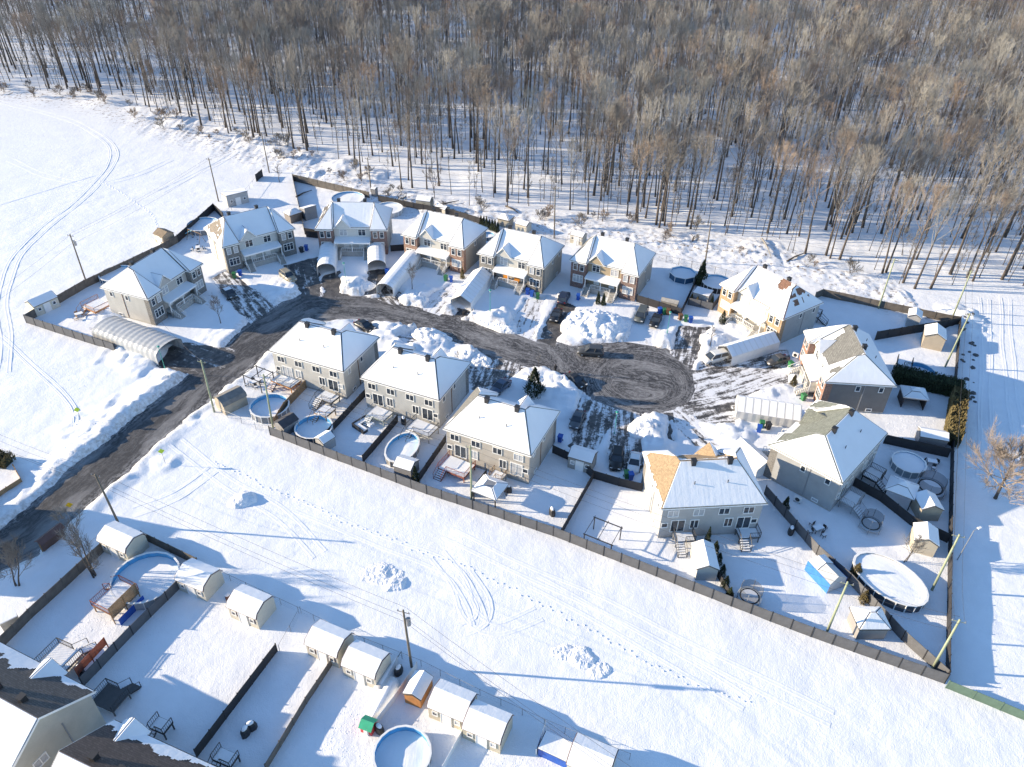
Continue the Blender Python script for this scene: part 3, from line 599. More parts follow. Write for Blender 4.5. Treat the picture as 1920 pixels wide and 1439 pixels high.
def chain(label, px, h=1.4, m=GREY, step=2.6, mesh=True, group='chain-link fences'):
    pts = [P(*q, 0) for q in px]; T = thing('chain_link_fence', label, 'fence', pts[0], 0, group); o = pts[0]; pm = MB().tube([(0,0,-.15),(0,0,h+.06)], .035, 6).mesh('post', m); w = MB(); rl = MB()
    for a, b in zip(pts[:-1], pts[1:]):
        L = (b-a).length; n = max(1, round(L/step)); a0, b0 = a-o, b-o
        for i in range(n): c = a0 + (b0-a0)*(i/n); obj('post', pm, T, c)
        rl.tube([a0+Vector((0,0,h)), b0+Vector((0,0,h))], .025, 4)
        if mesh:
            nn = int(L/.28); u = (b0-a0)/L; k = Vector((-u.y,u.x,0))*.006
            for i in range(nn):
                for s in (1, -1):
                    p = a0 + u*(i*.28); q = p + u*(h*.8*s)
                    if not -.1 <= (q-a0).dot(u) <= L+.1: continue
                    p = p + Vector((0,0,.0)); q = q + Vector((0,0,h)); w.add([p-u*.006, p+u*.006, q+u*.006, q-u*.006], [(0,1,2,3)])
    obj('post', pm, T, pts[-1]-o); rl.build('rail', m, T)
    if mesh: w.build('wire_mesh', m, T)['kind'] = 'stuff'
    return T
fence('long charcoal panel fence along the open snowy strip in front of the back yards', [(507,816),(800,927),(1037,1005),(1370,1137),(1520,1194),(1770,1282)], 1.85, FENCE, 2.45)
fence('low brown board wall at the left edge above the road', [(-40,958),(42,905),(28,880)], 1.0, WOOD, 2.0)
fence('green fence running on from the corner at the lower right', [(1773,1290),(1925,1353)], 1.5, FENCE_GRN, 3.2)
fence('charcoal fence in front of the corner house yard by the field', [(50,606),(217,660)], 1.85, FENCE, 2.5)
fence('weathered dark fence between the open field and the corner house yard', [(50,606),(110,570),(162,540),(305,472),(335,455)], 1.85, FENCE_WD, 2.4)
fence('black fence section between field and shed, up from the corner house', [(335,455),(402,395),(420,412)], 1.9, FENCE_BLK, 2.4)
fence('short dark fence piece at the field corner near the forest', [(481,341),(493,331)], 2.0, FENCE_BLK, 1.6)
fence('tall dark fence behind the red brick house at the forest edge', [(550,340),(693,374)], 2.0, FENCE_WD, 2.5)
fence('dark fence between the small pool stairs and the row of cedars', [(710,378),(775,392),(850,405),(905,422)], 1.7, FENCE_BLK, 2.4)
fence('black fence between the two far back yards left of the red brick house', [(550,340),(572,440),(598,444)], 1.7, FENCE_BLK, 2.4)
fence('long dark wooden fence at the forest edge on the right', [(1527,562),(1540,556),(1782,606),(1797,608)], 1.8, FENCE_WD, 2.9)
fence('black fence between the two right back yards with beige sheds', [(1640,638),(1795,612)], 2.0, FENCE_BLK, 2.6)
fence('long black boundary fence beside the wide track on the right', [(1797,608),(1791,690),(1785,760),(1781,900),(1778,1030),(1773,1275)], 1.7, FENCE_BLK, 2.4)
fence('black divider fence beside the blue-rimmed pool and wooden deck', [(614,820),(690,738)], 1.5, FENCE_BLK, 2.4)
fence('black divider fence left of the oval pool', [(681,868),(746,792)], 1.6, FENCE_BLK, 2.4)
fence('black divider fence between oval pool yard and red-railed deck', [(787,902),(836,830)], 1.6, FENCE_BLK, 2.4)
fence('brown wooden plank fence between the two left pool yards', [(516,800),(534,770),(584,718)], 1.7, WOOD, 2.2)
fence('short black fence between red deck and gazebo', [(885,932),(912,893)], 1.5, FENCE_BLK, 2.2)
fence('black divider fence left of the swing frame lawn', [(1052,1005),(1112,898)], 1.5, FENCE_BLK, 2.4)
fence('dark fence behind the parked black and white cars', [(1036,850),(1080,870),(1110,897),(1160,912),(1203,922)], 1.7, FENCE_BLK, 2.3)
fence('long slanted black fence between grey house yards down to the right corner', [(1433,927),(1530,1040),(1590,1092),(1690,1200),(1772,1274)], 1.8, FENCE, 2.5)
fence('black fence running from the grey house to the small tan shed', [(1598,912),(1650,940),(1706,985),(1775,1018)], 1.8, FENCE_BLK, 2.4)
fence('dark fence above the small round pool at the right', [(1656,832),(1776,858)], 1.9, FENCE_BLK, 2.4)
fence('black fence beside the octagonal blue pool and tall cedar', [(1276,592),(1306,528)], 1.6, FENCE_BLK, 2.4)
fence('dark fence in front of the octagonal pool yard', [(1193,566),(1276,592)], 1.7, FENCE_BLK, 2.4)
fence('dark grey fence beside the yellow brick house and grey shed', [(1290,572),(1335,582),(1352,560)], 1.7, FENCE, 2.2)
fence('dark gate fence between grey brick and red brick houses', [(575,445),(602,448)], 1.6, FENCE_BLK, 2.0)
fence('dark gate fence between red brick and orange brick houses', [(733,472),(758,470)], 1.6, FENCE_BLK, 2.0)
fence('weathered fence at the lower left between lawn and pool yard', [(-30,1250),(60,1160),(207,1024)], 1.8, FENCE_WD, 2.4)
fence('dark fence between the big round pool yard and the next lawn', [(345,1096),(250,1190),(157,1287)], 1.7, FENCE, 2.4)
fence('long black fence across the lower left lawns', [(520,1222),(370,1420)], 1.6, FENCE_BLK, 2.4)
fence('grey fence across the lower lawns right of the small black objects', [(655,1200),(575,1320),(500,1445)], 1.3, FENCE_WD, 2.4)
fence('white low fence beside the snow-covered boat and orange shed', [(782,1252),(740,1315),(690,1380)], 1.2, WHITE, 2.2)
fence('white low fence near the bottom edge right of the round pool', [(885,1345),(830,1445)], 1.1, WHITE, 2.2)
fence('white short fence beside the blue dumpster', [(1022,1362),(1005,1415)], 1.2, WHITE, 2.2)
fence('dark brown fence behind the big round pool at lower left', [(270,1012),(373,1062)], 1.7, FENCE_WD, 2.4)
fence('black divider behind the dark grey house gable', [(1335,1065),(1372,1128)], 1.2, FENCE_BLK, 2.2)
chain('chain-link fence behind the dark brick houses facing the forest', [(905,422),(985,440),(1060,458),(1125,468)], 1.5, GREY)
chain('chain-link fence behind the octagonal pool facing the forest', [(1225,488),(1320,508),(1400,530)], 1.6, BLACK)
chain('galvanised chain-link fence along the round pool yard by the road', [(402,774),(507,816)], 1.3, GREY)
chain('chain-link fence along the field edge near the dark fence corner', [(420,412),(481,341)], 1.2, GREY, mesh=False)
chain('pale chain-link fence behind the lower row of sheds', [(373,1062),(560,1150),(650,1195),(790,1250),(900,1305),(1020,1360),(1180,1425)], 1.2, GREY)
chain('pale chain-link fence between two lower lawns', [(565,1150),(525,1222)], 1.2, GREY)

# ------------------------------------------------------------------ sheds
def prof(kind, w, h, r):
    if kind == 'gambrel': return [(-w,h),(-.8*w,h+.52*r),(0,h+r),(.8*w,h+.52*r),(w,h)]
    if kind == 'lean': return [(-w,h+r),(w,h)]
    if kind == 'arch': return [(w*-math.cos(PI*i/8), h + r*math.sin(PI*i/8)) for i in range(9)]
    return [(-w,h),(0,h+r),(w,h)]
def shed(px, py, d, L, W, h, kind, col, label, roofcol=None, snow=True, r=None, openings=True, wallm=None, name='shed', cat='shed', shutters=False):
    th = ang(px, py, *d); p = P(px, py, 0); p.z = min(gz(p.x, p.y), .15); T = thing(name, label, cat, p, th, 'garden sheds'); w, hl = W/2, L/2
    if r is None: r = {'gambrel': .36*W, 'lean': .22*W}.get(kind, .27*W)
    wm = wallm or siding('shed_%02d%02d%02d' % tuple(int(c*99) for c in col), col, .18); rm = mat('shed_roof_%02d%02d%02d' % tuple(int(c*99) for c in (roofcol or (.09,.085,.085))), roofcol or (.09,.085,.085), .9, .2)
    if kind == 'hip':
        MB().box(-hl, hl, -w, w, -.25, h).build('wall', wm, T); o = .2; e = [(-hl-o,-w-o,h),(hl+o,-w-o,h),(hl+o,w+o,h),(-hl-o,w+o,h)]; k = max(0, hl-w); a, b = (-k-.02,0,h+r), (k+.02,0,h+r)
        fs = [[e[0],e[1],b,a],[e[1],e[2],b],[e[2],e[3],a,b],[e[3],e[0],a]]; m = MB()
        for f in fs: m.add(f, [tuple(range(len(f)))])
        m.add([q for q in e]+[(q[0],q[1],h-.12) for q in e], [(4,5,6,7),(0,4,5,1),(1,5,6,2),(2,6,7,3),(3,7,4,0)])
        R = m.build('roof', rm, T)
        if snow:
            for f in fs: s = MB(); facet_snow(s, f, None, .1, .05); s.build('snow_layer', SNOW_R, R)
    else:
        line = prof(kind, w, h, r); MB().xprism([(-w,-.25)] + line + [(w,-.25)], -hl, hl).build('wall', wm, T)
        ex = 1+.12/w; rl = [(y*ex, z-(.05 if abs(y) > w*.9 else 0)) for y, z in line]
        R = MB().sheet(rl, .07, -hl-.12, hl+.12).build('roof', rm, T)
        if snow: MB().sheet([(y*.985, z+.075) for y, z in rl], .1, -hl-.02, hl+.02).build('snow_layer', SNOW_R, R)
    if openings:
        s = 1 if math.sin(th - PI/2) > 0 else -1          # long side that looks at the camera
        s = -1 if math.cos(th) > 0 else 1
        y = s*(w+.002); rzv = 0 if s < 0 else PI
        o = obj('door', WCACHE['d'][0], T, (.0, y, .0), rzv); o.scale = (1.1, 1, .88)
        for x in (-hl*.62, hl*.62):
            window(T, x, y, 1.0, .5, .6, rzv, 1, 'grid')
            if shutters: MB().box(x-.48, x-.36, y-.03, y+.03, .95, 1.65).box(x+.36, x+.48, y-.03, y+.03, .95, 1.65).build('shutter', mat('shutter', (.12,.06,.07)), T)
    return T
BG, TN, GR, LG, CRM = (.46,.43,.36), (.42,.36,.28), (.27,.27,.28), (.42,.42,.42), (.6,.57,.48)
shed(84,580,(38,-17),4.6,2.9,2.1,'gable',CRM,'cream shed with a small door at the tip of the corner yard by the field')
shed(311,454,(26,12),3.2,2.8,2.1,'gable',TN,'tan shed with a bare brown roof behind the corner house',(.22,.17,.12),False)
shed(443,380,(52,-13),5.2,3.4,2.4,'lean',LG,'grey shed with dark door standing against the field fence',r=.5)
shed(580,408,(28,-8),3.0,2.6,2.2,'lean',GR,'dark grey shed with steep single-slope snowy roof in the far left yards',r=.9,openings=False)
shed(551,413,(24,-8),3.0,2.6,2.0,'hip',(.2,.18,.17),'dark pavilion-roofed shed right behind the grey brick house',openings=False)
shed(703,369,(10,2),1.2,1.2,2.0,'gable',GR,'narrow grey box shed at the foot of the pole behind red brick house',openings=False,r=.2)
shed(797,390,(30,4),3.6,2.4,2.1,'gable',BG,'beige shed behind the orange-red brick house near pool stairs',openings=False)
shed(830,398,(24,8),3.0,1.8,1.1,'gable',BG,'low beige shed with pointed snow roof right of the pool stairs shed',openings=False)
shed(948,424,(26,6),2.8,2.6,2.0,'hip',BG,'beige shed with pyramid roof beside the row of small cedars',openings=False)
shed(981,433,(30,9),3.0,2.2,1.8,'gable',CRM,'cream shed behind the grey brick house, right of the pyramid roof',openings=False)
shed(1084,455,(26,7),3.0,2.2,1.9,'gable',BG,'small beige shed between grey brick and dark brick houses')
shed(1255,574,(36,8),3.2,1.3,1.2,'gable',(.34,.33,.31),'low grey storage shed with bare roof by the parked minivan',(.33,.32,.30),False,openings=False,name='storage_shed')
shed(1315,565,(30,8),3.2,3.0,2.0,'lean',(.33,.33,.34),'grey flat-roofed shed beside the yellow brick house',r=.3,openings=False)
shed(1709,608,(4,-26),2.8,2.2,2.2,'gable',LG,'grey shed with white gable roof inside the far right shaded yard',openings=False)
shed(1745,646,(0,-30),3.8,3.4,2.5,'gable',TN,'big tan shed with blank gable wall in the right sunny yard',openings=False)
shed(1742,832,(46,8),4.0,2.2,1.9,'gable',GR,'long low grey shed against the hedge on the right',openings=False)
shed(1731,962,(-22,-40),3.0,2.8,2.1,'gable',TN,'tan shed beside the grey patio gazebo on the right',openings=False)
shed(1726,1024,(-2,-30),3.2,2.8,2.1,'gable',(.5,.45,.36),'light tan shed with a bare shrub in front, near the big oval pool',openings=False)
shed(1622,1180,(30,0),3.4,2.8,2.1,'hip',(.3,.29,.28),'grey shed with angled hip roof near the front fence pole',openings=False,r=1.2)
shed(1317,1064,(10,46),4.2,2.6,2.1,'gable',(.5,.49,.47),'pale shed with steep white roof behind the tan-roofed house',openings=False)
shed(1091,873,(34,10),3.6,2.6,2.2,'gable',(.3,.29,.27),'dark shed with white door beside the parked cars and black fence')
shed(763,885,(38,12),2.8,2.4,1.7,'gable',GR,'small low shed beside the oval pool at the front fence',openings=False)
shed(612,838,(22,-14),2.2,1.9,1.8,'gable',LG,'small white-roofed shed at the fence right of the blue pool',openings=False)
shed(540,806,(26,-16),2.8,2.2,1.8,'gable',GR,'small grey shed with bare dark roof between the two left pools',(.06,.06,.07),False,openings=False)
shed(436,762,(36,-18),4.0,2.8,1.8,'gambrel',TN,'tan barn-roofed shed with bare grey roof beside the road pole',(.2,.19,.18),False,openings=False)
LOW = [(237,1030,'cream barn shed at the end of the fence nearest the road'),(380,1100,'cream barn shed with long white roof beside the big round pool'),(476,1150,'cream barn shed with dark shutters beside the wood-burning barrel'),(622,1220,'cream barn shed with shutters beside the white chain-link corner'),(690,1258,'cream barn shed standing beside the upturned boat'),(850,1335,'grey-cream shed between the orange playhouse shed and the tan one'),(915,1374,'tan shed with two windows and white door near the bottom edge'),(1108,1440,'cream shed cut by the bottom edge beside the blue container')]
for i, (x, y, l) in enumerate(LOW):
    shed(x, y, (40, 17) if i else (44, 20), 4.2 if i else 4.8, 3.2, 2.1, 'gambrel', (.56,.53,.45) if i < 5 or i == 7 else (.5,.45,.35), l, (.15,.1,.1), shutters=(i in (2,3)), r=1.1)
shed(786,1302,(-16,30),2.9,1.9,1.7,'gable',(.4,.18,.06),'small orange wooden shed beside the white fence',wallm=WOOD_OR,openings=False)
shed(1046,1416,(34,16),3.6,1.9,1.4,'lean',(.03,.16,.55),'blue metal container shed with snowy ribbed lid at the bottom edge',wallm=BLUE,openings=False,r=.12)

# ------------------------------------------------------------------ above-ground pools
def pool(px, py, r, label, sx=1, sy=1, rz=0, wall=None, n=18, h=1.25, lvl=.85, liner=None):
    p = P(px, py, h); p.z = 0; T = thing('above_ground_pool', label, 'pool', p, rz, 'above-ground pools'); wall = wall or mat('pool_wall', (.2,.21,.23), .6, .1)
    MB().lathe([(r,-.2),(r,h)], n, (0,0), sx, sy).lathe([(r-.04,h),(r-.04,-.2)], n, (0,0), sx, sy).build('pool_wall', wall, T)
    MB().lathe([(r-.05,.1),(r-.06,h-.01)][::-1], n, (0,0), sx, sy).build('liner', liner or LINER, T)
    MB().lathe([(r+.09,h-.06),(r+.09,h+.02),(r-.13,h+.02),(r-.13,h-.06)], n, (0,0), sx, sy).build('rim', WHITE, T)
    mb = MB(); rr = [r-.07, r*.8, r*.55, r*.3, .02]; mb.lathe([(q, lvl + .05*math.sin(q*2.1)) for q in rr], n, (0,0), sx, sy); mb.build('pool_snow', SNOW_R, T, True)
    sm = MB()
    for k in range(n):
        a = 2*PI*k/n; x, y = (r+.03)*math.cos(a)*sx, (r+.03)*math.sin(a)*sy; sm.cbox(x, y, -.2, .1, .1, h+.15, a)
    sm.build('upright', WHITE if wall != FENCE else GREY, T)
    return T
DKB = mat('pool_wall_blue', (.03,.09,.17), .5, .1)
pool(1281,511,2.75,'octagonal dark blue pool in the shaded yard beside the tall cedar',wall=DKB,n=8,lvl=.95)
pool(1345,528,3.0,'black-walled round pool behind the grey shed by the yellow brick house',wall=FENCE_BLK)
pool(652,371,4.0,'round pool behind the roof of the dark red brick house')
pool(728,390,3.4,'pale walled pool beside black stairs, behind the red brick house',wall=mat('pool_wall_pale',(.5,.5,.5)),lvl=1.0)
pool(380,420,3.6,'round pool behind the grey brick house at the field fence',liner=LINER)
pool(218,512,3.3,'round pool hidden behind the corner house roof',wall=DKB)
pool(505,760,3.05,'round pool with blue liner behind the wooden plank fence',lvl=.45)
pool(588,800,2.85,'round pool with blue liner beside the raised wooden deck',lvl=.45,wall=DKB)
pool(754,838,2.3,'oval grey pool between black divider fence and stairs',1.0,1.5,rad(-18),mat('pool_wall_grey',(.27,.26,.25)),lvl=.6)
pool(1705,866,2.4,'small round grey-blue pool beside the trampoline on the right',wall=mat('pool_wall_bluegrey',(.22,.27,.31)),lvl=1.12,n=14)
pool(1669,1084,3.3,'large oval black pool near the lower right corner',1.0,1.42,rad(38),mat('pool_wall_navy',(.05,.06,.08)),22,1.35,1.15,liner=mat('liner_dark',(.08,.08,.07)))
pool(1725,696,2.7,'round blue-walled pool against the dark hedge',wall=LINER,lvl=.5)
pool(272,1082,4.0,'big round blue pool with a slatted deck at the lower left',1,1,0,mat('pool_wall_slate',(.33,.38,.42)),20,1.3,.45)
pool(754,1412,2.9,'round blue pool at the bottom edge beside the playhouse',lvl=.4,n=20)
pool(915,440,1.5,'small pool with blue slide behind the orange-red brick house',h=.9,lvl=.5)

# ------------------------------------------------------------------ white car tents
def tent(a, b, W, h, kind, label, open_front=True, r=None, m=TARP, ribs=True, name='car_tent', snow=True):
    pa, pb = P(*a, -.1), P(*b, -.1); L = (pb-pa).length; th = math.atan2(pb.y-pa.y, pb.x-pa.x); c = (pa+pb)/2; c.z = -.15
    T = thing(name, label, 'car tent', c, th, 'white car tents'); w = W/2; hl = L/2; r = r or W*.3
    if kind == 'round': line = [(-w,0)] + [(-w*math.cos(PI*i/10)**1 if 1 else 0, h*.62 + (h*.38+.0)*math.sin(PI*i/10)) for i in range(11)] + [(w,0)]
    else: line = [(-w,0),(-w*.98,h-r),(0,h),(w*.98,h-r),(w,0)]
    nseg = max(4, int(L/1.2)); cov = MB(); vs = []; n = len(line)
    for i in range(nseg*2+1):
        k = 1 - (.018 if i % 2 else 0); x = -hl + L*i/(nseg*2)
        vs += [(x, y*k, z*k if z > .1 else z) for y, z in line]
    fs = [(i*n+j, i*n+j+1, (i+1)*n+j+1, (i+1)*n+j) for i in range(nseg*2) for j in range(n-1)]
    C = cov.add(vs, fs).build('cover', m, T)
    if ribs:
        for i in range(nseg+1):
            x = -hl + L*i/nseg; MB().tube([(x, y*.985, z*.985) for y, z in line], .03, 5).build('rib', GREY, T)
    end = MB().add([(-hl, y, z) for y, z in line], [tuple(range(n))[::-1]]).build('end_panel', m, T)
    if not open_front: MB().add([(hl, y, z) for y, z in line], [tuple(range(n))]).build('end_panel', m, T)
    # thin drift of snow on the roof, between the ribs
    top = [q for q in line if q[1] > (h*.72 if kind == 'round' else h-r-.01)]
    if not snow: return T
    s = MB()
    for i in range(nseg): s.sheet([(y*.97, z*.985+.02) for y, z in top], .05, -hl+L*i/nseg+.12, -hl+L*(i+1)/nseg-.1)
    s.build('snow_layer', SNOW_R, T)
    return T
tent((203,626),(322,670),5.8,3.1,'round','long ribbed pale grey tent beside the corner house',r=1.2,m=mat('ribbed_tarp',(.42,.43,.44),.4,.1,1.0,.03,2),snow=False)
tent((620,468),(613,518),3.7,2.9,'round','arched white tent left of the red brick house steps')
tent((706,468),(708,512),3.7,3.0,'round','arched white tent right of the red brick house steps')
tent((775,492),(722,556),3.6,2.9,'round','long slanted white tent in front of orange-red brick house')
tent((905,525),(864,580),4.3,3.1,'gable','peaked white tent with scooter at its mouth, by grey brick house')
tent((1445,648),(1356,676),3.9,3.1,'gable','long white tent with a white van in its mouth by the yellow brick house')
tent((1495,790),(1378,772),4.6,3.2,'gable','largest pale tent right of the turning circle',open_front=False,m=TARP_IN)
tent((1432,892),(1382,846),3.4,2.8,'gable','plain white tent squeezed between the tan-roofed and grey houses',open_front=False)

# ------------------------------------------------------------------ cars
def car(px, py, d, kind, col, label, snow=False):
    th = ang(px, py, *d, z=RZ); p = P(px, py, RZ+.3); p.z = max(RZ+.015, gz(p.x, p.y)); T = thing({'van':'parked_van','suv':'parked_suv'}.get(kind,'parked_car'), label, {'van':'van','suv':'suv'}.get(kind,'car'), p, th, 'parked vehicles')
    L, W, Hh, belt, hood = dict(car=(4.5,1.8,1.46,.92,.88), suv=(4.7,1.9,1.74,1.08,1.05), van=(4.9,1.95,1.82,1.08,1.0))[kind]; hl, w = L/2, W/2
    pm = mat('paint_'+'_'.join('%02d' % int(c*99) for c in col), col, .28, .05, 2, spec=.6)
    # lower body lofted along x (front is +x)
    st = [(-hl,.42,.70,.80),(-hl+.12,.30,belt-.05,.93),(-hl+.7,.24,belt+.02,1),(-.3,.22,belt,1),(hl-1.35,.22,hood+.02,1),(hl-.5,.24,hood-.08,.96),(hl-.1,.32,.72,.86),(hl,.40,.60,.74)]
    vs = []; n = 8
    for x, z0, z1, k in st:
        ww = w*k; zm = (z0+z1)/2; vs += [(x,-ww*.86,z0),(x,-ww,z0+.12),(x,-ww,zm+.08),(x,-ww*.93,z1),(x,ww*.93,z1),(x,ww,zm+.08),(x,ww,z0+.12),(x,ww*.86,z0)]
    fs = [(i*n+j, (i+1)*n+j, (i+1)*n+(j+1)%n, i*n+(j+1)%n) for i in range(len(st)-1) for j in range(n)] + [tuple(range(n)), tuple((len(st)-1)*n+j for j in range(n))[::-1]]
    MB().add(vs, fs).build('body', pm, T, True)
    # cabin
    if kind == 'car': base = (-hl+.55, hl-1.25); top = (-hl+1.25, hl-2.15)
    elif kind == 'suv': base = (-hl+.12, hl-1.3); top = (-hl+.5, hl-2.05)
    else: base = (-hl+.08, hl-.85); top = (-hl+.35, hl-1.75)
    b0, b1 = base; t0, t1 = top; wb, wt = w*.93, w*.76; zb, zt = belt-.02, Hh-.05
    cv = [(b0,-wb,zb),(b1,-wb,zb),(b1,wb,zb),(b0,wb,zb),(t0,-wt,zt),(t1,-wt,zt),(t1,wt,zt),(t0,wt,zt)]
    MB().add(cv, [(0,1,5,4),(1,2,6,5),(2,3,7,6),(3,0,4,7)]).build('cabin_glass', GLASS, T)
    MB().add([(t0-.05,-wt-.02,zt-.02),(t1+.1,-wt-.02,zt-.02),(t1+.1,wt+.02,zt-.02),(t0-.05,wt+.02,zt-.02),(t0+.1,-wt*.9,zt+.06),(t1-.1,-wt*.9,zt+.06),(t1-.1,wt*.9,zt+.06),(t0+.1,wt*.9,zt+.06)], [(3,2,1,0),(4,5,6,7),(0,1,5,4),(1,2,6,5),(2,3,7,6),(3,0,4,7)]).build('roof_panel', pm if not snow else SNOW_R, T, False)
    pl = MB()
    for s in (-1, 1):
        for (xb, xt) in ((b0,t0),(b1,t1),((b0+b1)/2-.1,(t0+t1)/2-.05)): pl.tube([(xb,s*wb*1.005,zb),(xt,s*wt*1.01,zt)], .05, 4)
    pl.build('pillar', pm, T)
    for x in (-hl+.85, hl-.88):
        for s in (-1, 1):
            ty = MB(); ty.tube([(x,s*(w-.22),.33),(x,s*(w+.01),.33)], .33, 14); o = ty.build('wheel', RUBBER, T); MB().tube([(x,s*(w-.1),.33),(x,s*(w+.02),.33)], .2, 10).build('rim', GREY, o)
    for s in (-1, 1):
        MB().cbox(hl-.14, s*w*.62, .62, .16, .38, .14).build('headlight', mat('lamp_clear',(.7,.7,.68),.2), T)
        MB().cbox(-hl+.08, s*w*.68, .72, .12, .3, .18).build('tail_light', mat('lamp_red',(.3,.02,.02),.3), T)
        MB().cbox(b1-.25, s*(w+.08), belt, .12, .2, .14).build('wing_mirror', pm, T)
    return T
car(1107,662,(-50,-4),'suv',(.055,.058,.062),'grey suv standing on the turning circle')
car(1079,716,(40,28),'car',(.02,.02,.022),'black car at the kerb beside the standing person')
car(1042,594,(-12,26),'car',(.02,.02,.022),'black sedan in the driveway left of the big snow pile')
car(1057,562,(10,-22),'suv',(.02,.025,.05),'dark blue suv close to the dark brick house steps')
car(1202,594,(-12,26),'van',(.09,.1,.095),'grey-green minivan beside the black car near the octagonal pool yard')
car(1229,604,(-12,26),'car',(.015,.015,.016),'black car right of the grey-green minivan')
car(1340,674,(-40,10),'van',(.72,.71,.68),'white van half inside the long white tent')
car(1456,678,(-40,10),'car',(.1,.095,.09),'grey-brown sedan behind the long white tent')
car(1082,790,(-14,30),'car',(.09,.1,.115),'grey car in the shaded yard behind the beige house')
car(1156,864,(-5,28),'suv',(.015,.015,.017),'black suv parked beside the white car at the fence')
car(1189,870,(-5,28),'car',(.72,.73,.75),'white car with black windows at the fence')
car(541,524,(26,20),'suv',(.26,.235,.18),'gold suv in front of the grey brick house')
car(430,552,(24,20),'car',(.04,.05,.06),'dark car with snow on its roof beside the corner house',snow=True)
car(684,614,(20,10),'car',(.02,.02,.02),'dark car mostly hidden behind the front left house roof')
car(938,730,(-24,20),'car',(.08,.11,.17),'blue car in the shaded driveway behind a roof gable')

# ------------------------------------------------------------------ poles, lamps, wires, signs
TOPS = {}
def pole(key, base, top, label, green=False, trafo=False, rdn=.14):
    p = P(*base, 0); h = 10.0
    w = RW @ np.array([top[0]-CX, top[1]-CY, F]); k = (p.x*w[0] + p.y*w[1]) / (w[0]**2 + w[1]**2); h = max(6, min(13, HC + k*w[2]))
    lean = Vector((w[0]*k - p.x, w[1]*k - p.y)); lean = lean * min(1, .35/max(lean.length, 1e-3))
    T = thing('utility_pole', label, 'pole', (p.x, p.y, gz(p.x, p.y)), 0, 'utility poles'); m = POLE_GRN if green else POLE_WD
    MB().tube([(0,0,-.3),(lean.x*.5,lean.y*.5,h*.5),(lean.x,lean.y,h)], [rdn*1.15, rdn, rdn*.8], 9).build('shaft', m, T, True)
    MB().tube([(lean.x-.7,lean.y+.2,h-.35),(lean.x+.7,lean.y-.2,h-.35)], .05, 4).build('crossarm', m, T)
    for s in (-.6, 0, .6): MB().tube([(lean.x+s,lean.y-s*.28,h-.32),(lean.x+s,lean.y-s*.28,h-.08)], .05, 6).build('insulator', GREY, T)
    if trafo:
        MB().tube([(lean.x+.45,lean.y-.1,h-2.3),(lean.x+.45,lean.y-.1,h-1.3)], .27, 12).build('transformer', GREY, T)
        MB().tube([(lean.x,lean.y,h-1.5),(lean.x+.9,lean.y-.2,h-1.2),(lean.x+1.1,lean.y-.25,h-.9)], .035, 4).build('bracket', GREY, T)
    TOPS[key] = Vector((p.x+lean.x, p.y+lean.y, h)); return T
pole('a',(160,524),(131,440),'dark wooden pole with transformer at the field edge, beside the corner house',trafo=True)
pole('b',(410,378),(391,297),'tall wooden pole beside the grey shed at the field edge')
pole('c',(505,324),(490,249),'wooden pole nearest the forest, at the tip of the field')
pole('d',(696,360),(689,296),'wooden pole behind the dark red brick house')
pole('e',(1039,448),(1041,352),'thin wooden pole standing between the forest and the grey brick house')
pole('f',(1322,494),(1333,416),'grey-green pole above the tall cedar')
pole('g',(1647,579),(1678,485),'pale green pole in the shaded right yard fence',True)
pole('h',(1782,604),(1820,512),'pale green pole at the upper right fence corner',True)
pole('i',(1772,688),(1819,588),'leaning pale green pole in the yard with the big tan shed',True)
pole('j',(402,773),(377,676),'grey wooden pole at the roadside left of the pool yards',True)
pole('k',(512,802),(494,702),'grey wooden pole in front of the round pool behind the plank fence',True)
pole('l',(224,985),(178,890),'wooden pole with wide crossarm beside the road and cream shed')
pole('m',(772,1251),(756,1145),'wooden pole with grey transformer at the lower sheds',trafo=True)
pole('n',(884,937),(882,836),'pale pole at the fence behind the gazebo',True)
pole('o',(1550,1186),(1590,1091),'pale green pole at the front fence near the blue tarp',True)
pole('p',(1747,1256),(1800,1162),'pale green pole at the lower right fence tip',True)
pole('q',(1747,1107),(1799,1003),'thick pale green pole beside the oval pool',True)
def wire(k1, k2, label, dz=(0,), sag=.6, rr=.016, extra=None):
    a, b = TOPS[k1], TOPS[k2] if isinstance(k2, str) else k2; o = (a+b)/2; T = thing('overhead_wire', label, 'wire', a, 0, 'overhead wires')
    for d, off in dz:
        n = Vector((-(b-a).y, (b-a).x, 0)).normalized()*off
        MB().tube([(b-a)*t + n + Vector((0,0,d-.1-sag*4*t*(1-t))) for t in [i/12 for i in range(13)]], rr, 3).build('cable', WIRE, T)
D3 = ((0,-.5),(0,.5),(-1.8,0))
for k1, k2, l in (('a','b','wires from the transformer pole at the field to the grey shed pole'),('b','c','wires from the grey shed pole to the pole nearest the forest'),('c','d','wires along the forest edge behind the red brick house'),('d','e','wires along the forest edge behind the middle houses'),('e','f','wires along the forest edge behind the octagonal pool'),('f','g','wires along the forest edge behind the yellow brick house'),('g','h','wires above the dark wooden fence at the right'),('h','i','wires between the two poles at the upper right corner'),('i','q','wires along the right boundary fence'),('q','p','wires from the oval pool pole to the fence tip'),
        ('j','k','wires across the round pool yard'),('k','n','wires over the oval pool yards'),('n','o','wires over the swing frame yard'),('o','p','wires along the fence by the hip-roofed shed'),('l','m','wires over the snowy strip above the lower sheds')): wire(k1, k2, l, D3)
wire('m', P(1290,1520,8.5), 'wires running off the bottom edge over the snowy strip', D3); wire('l', P(-60,800,9.5), 'wires crossing the road at the left', ((0,-.9),(0,0),(0,.9),(-1.8,0)))
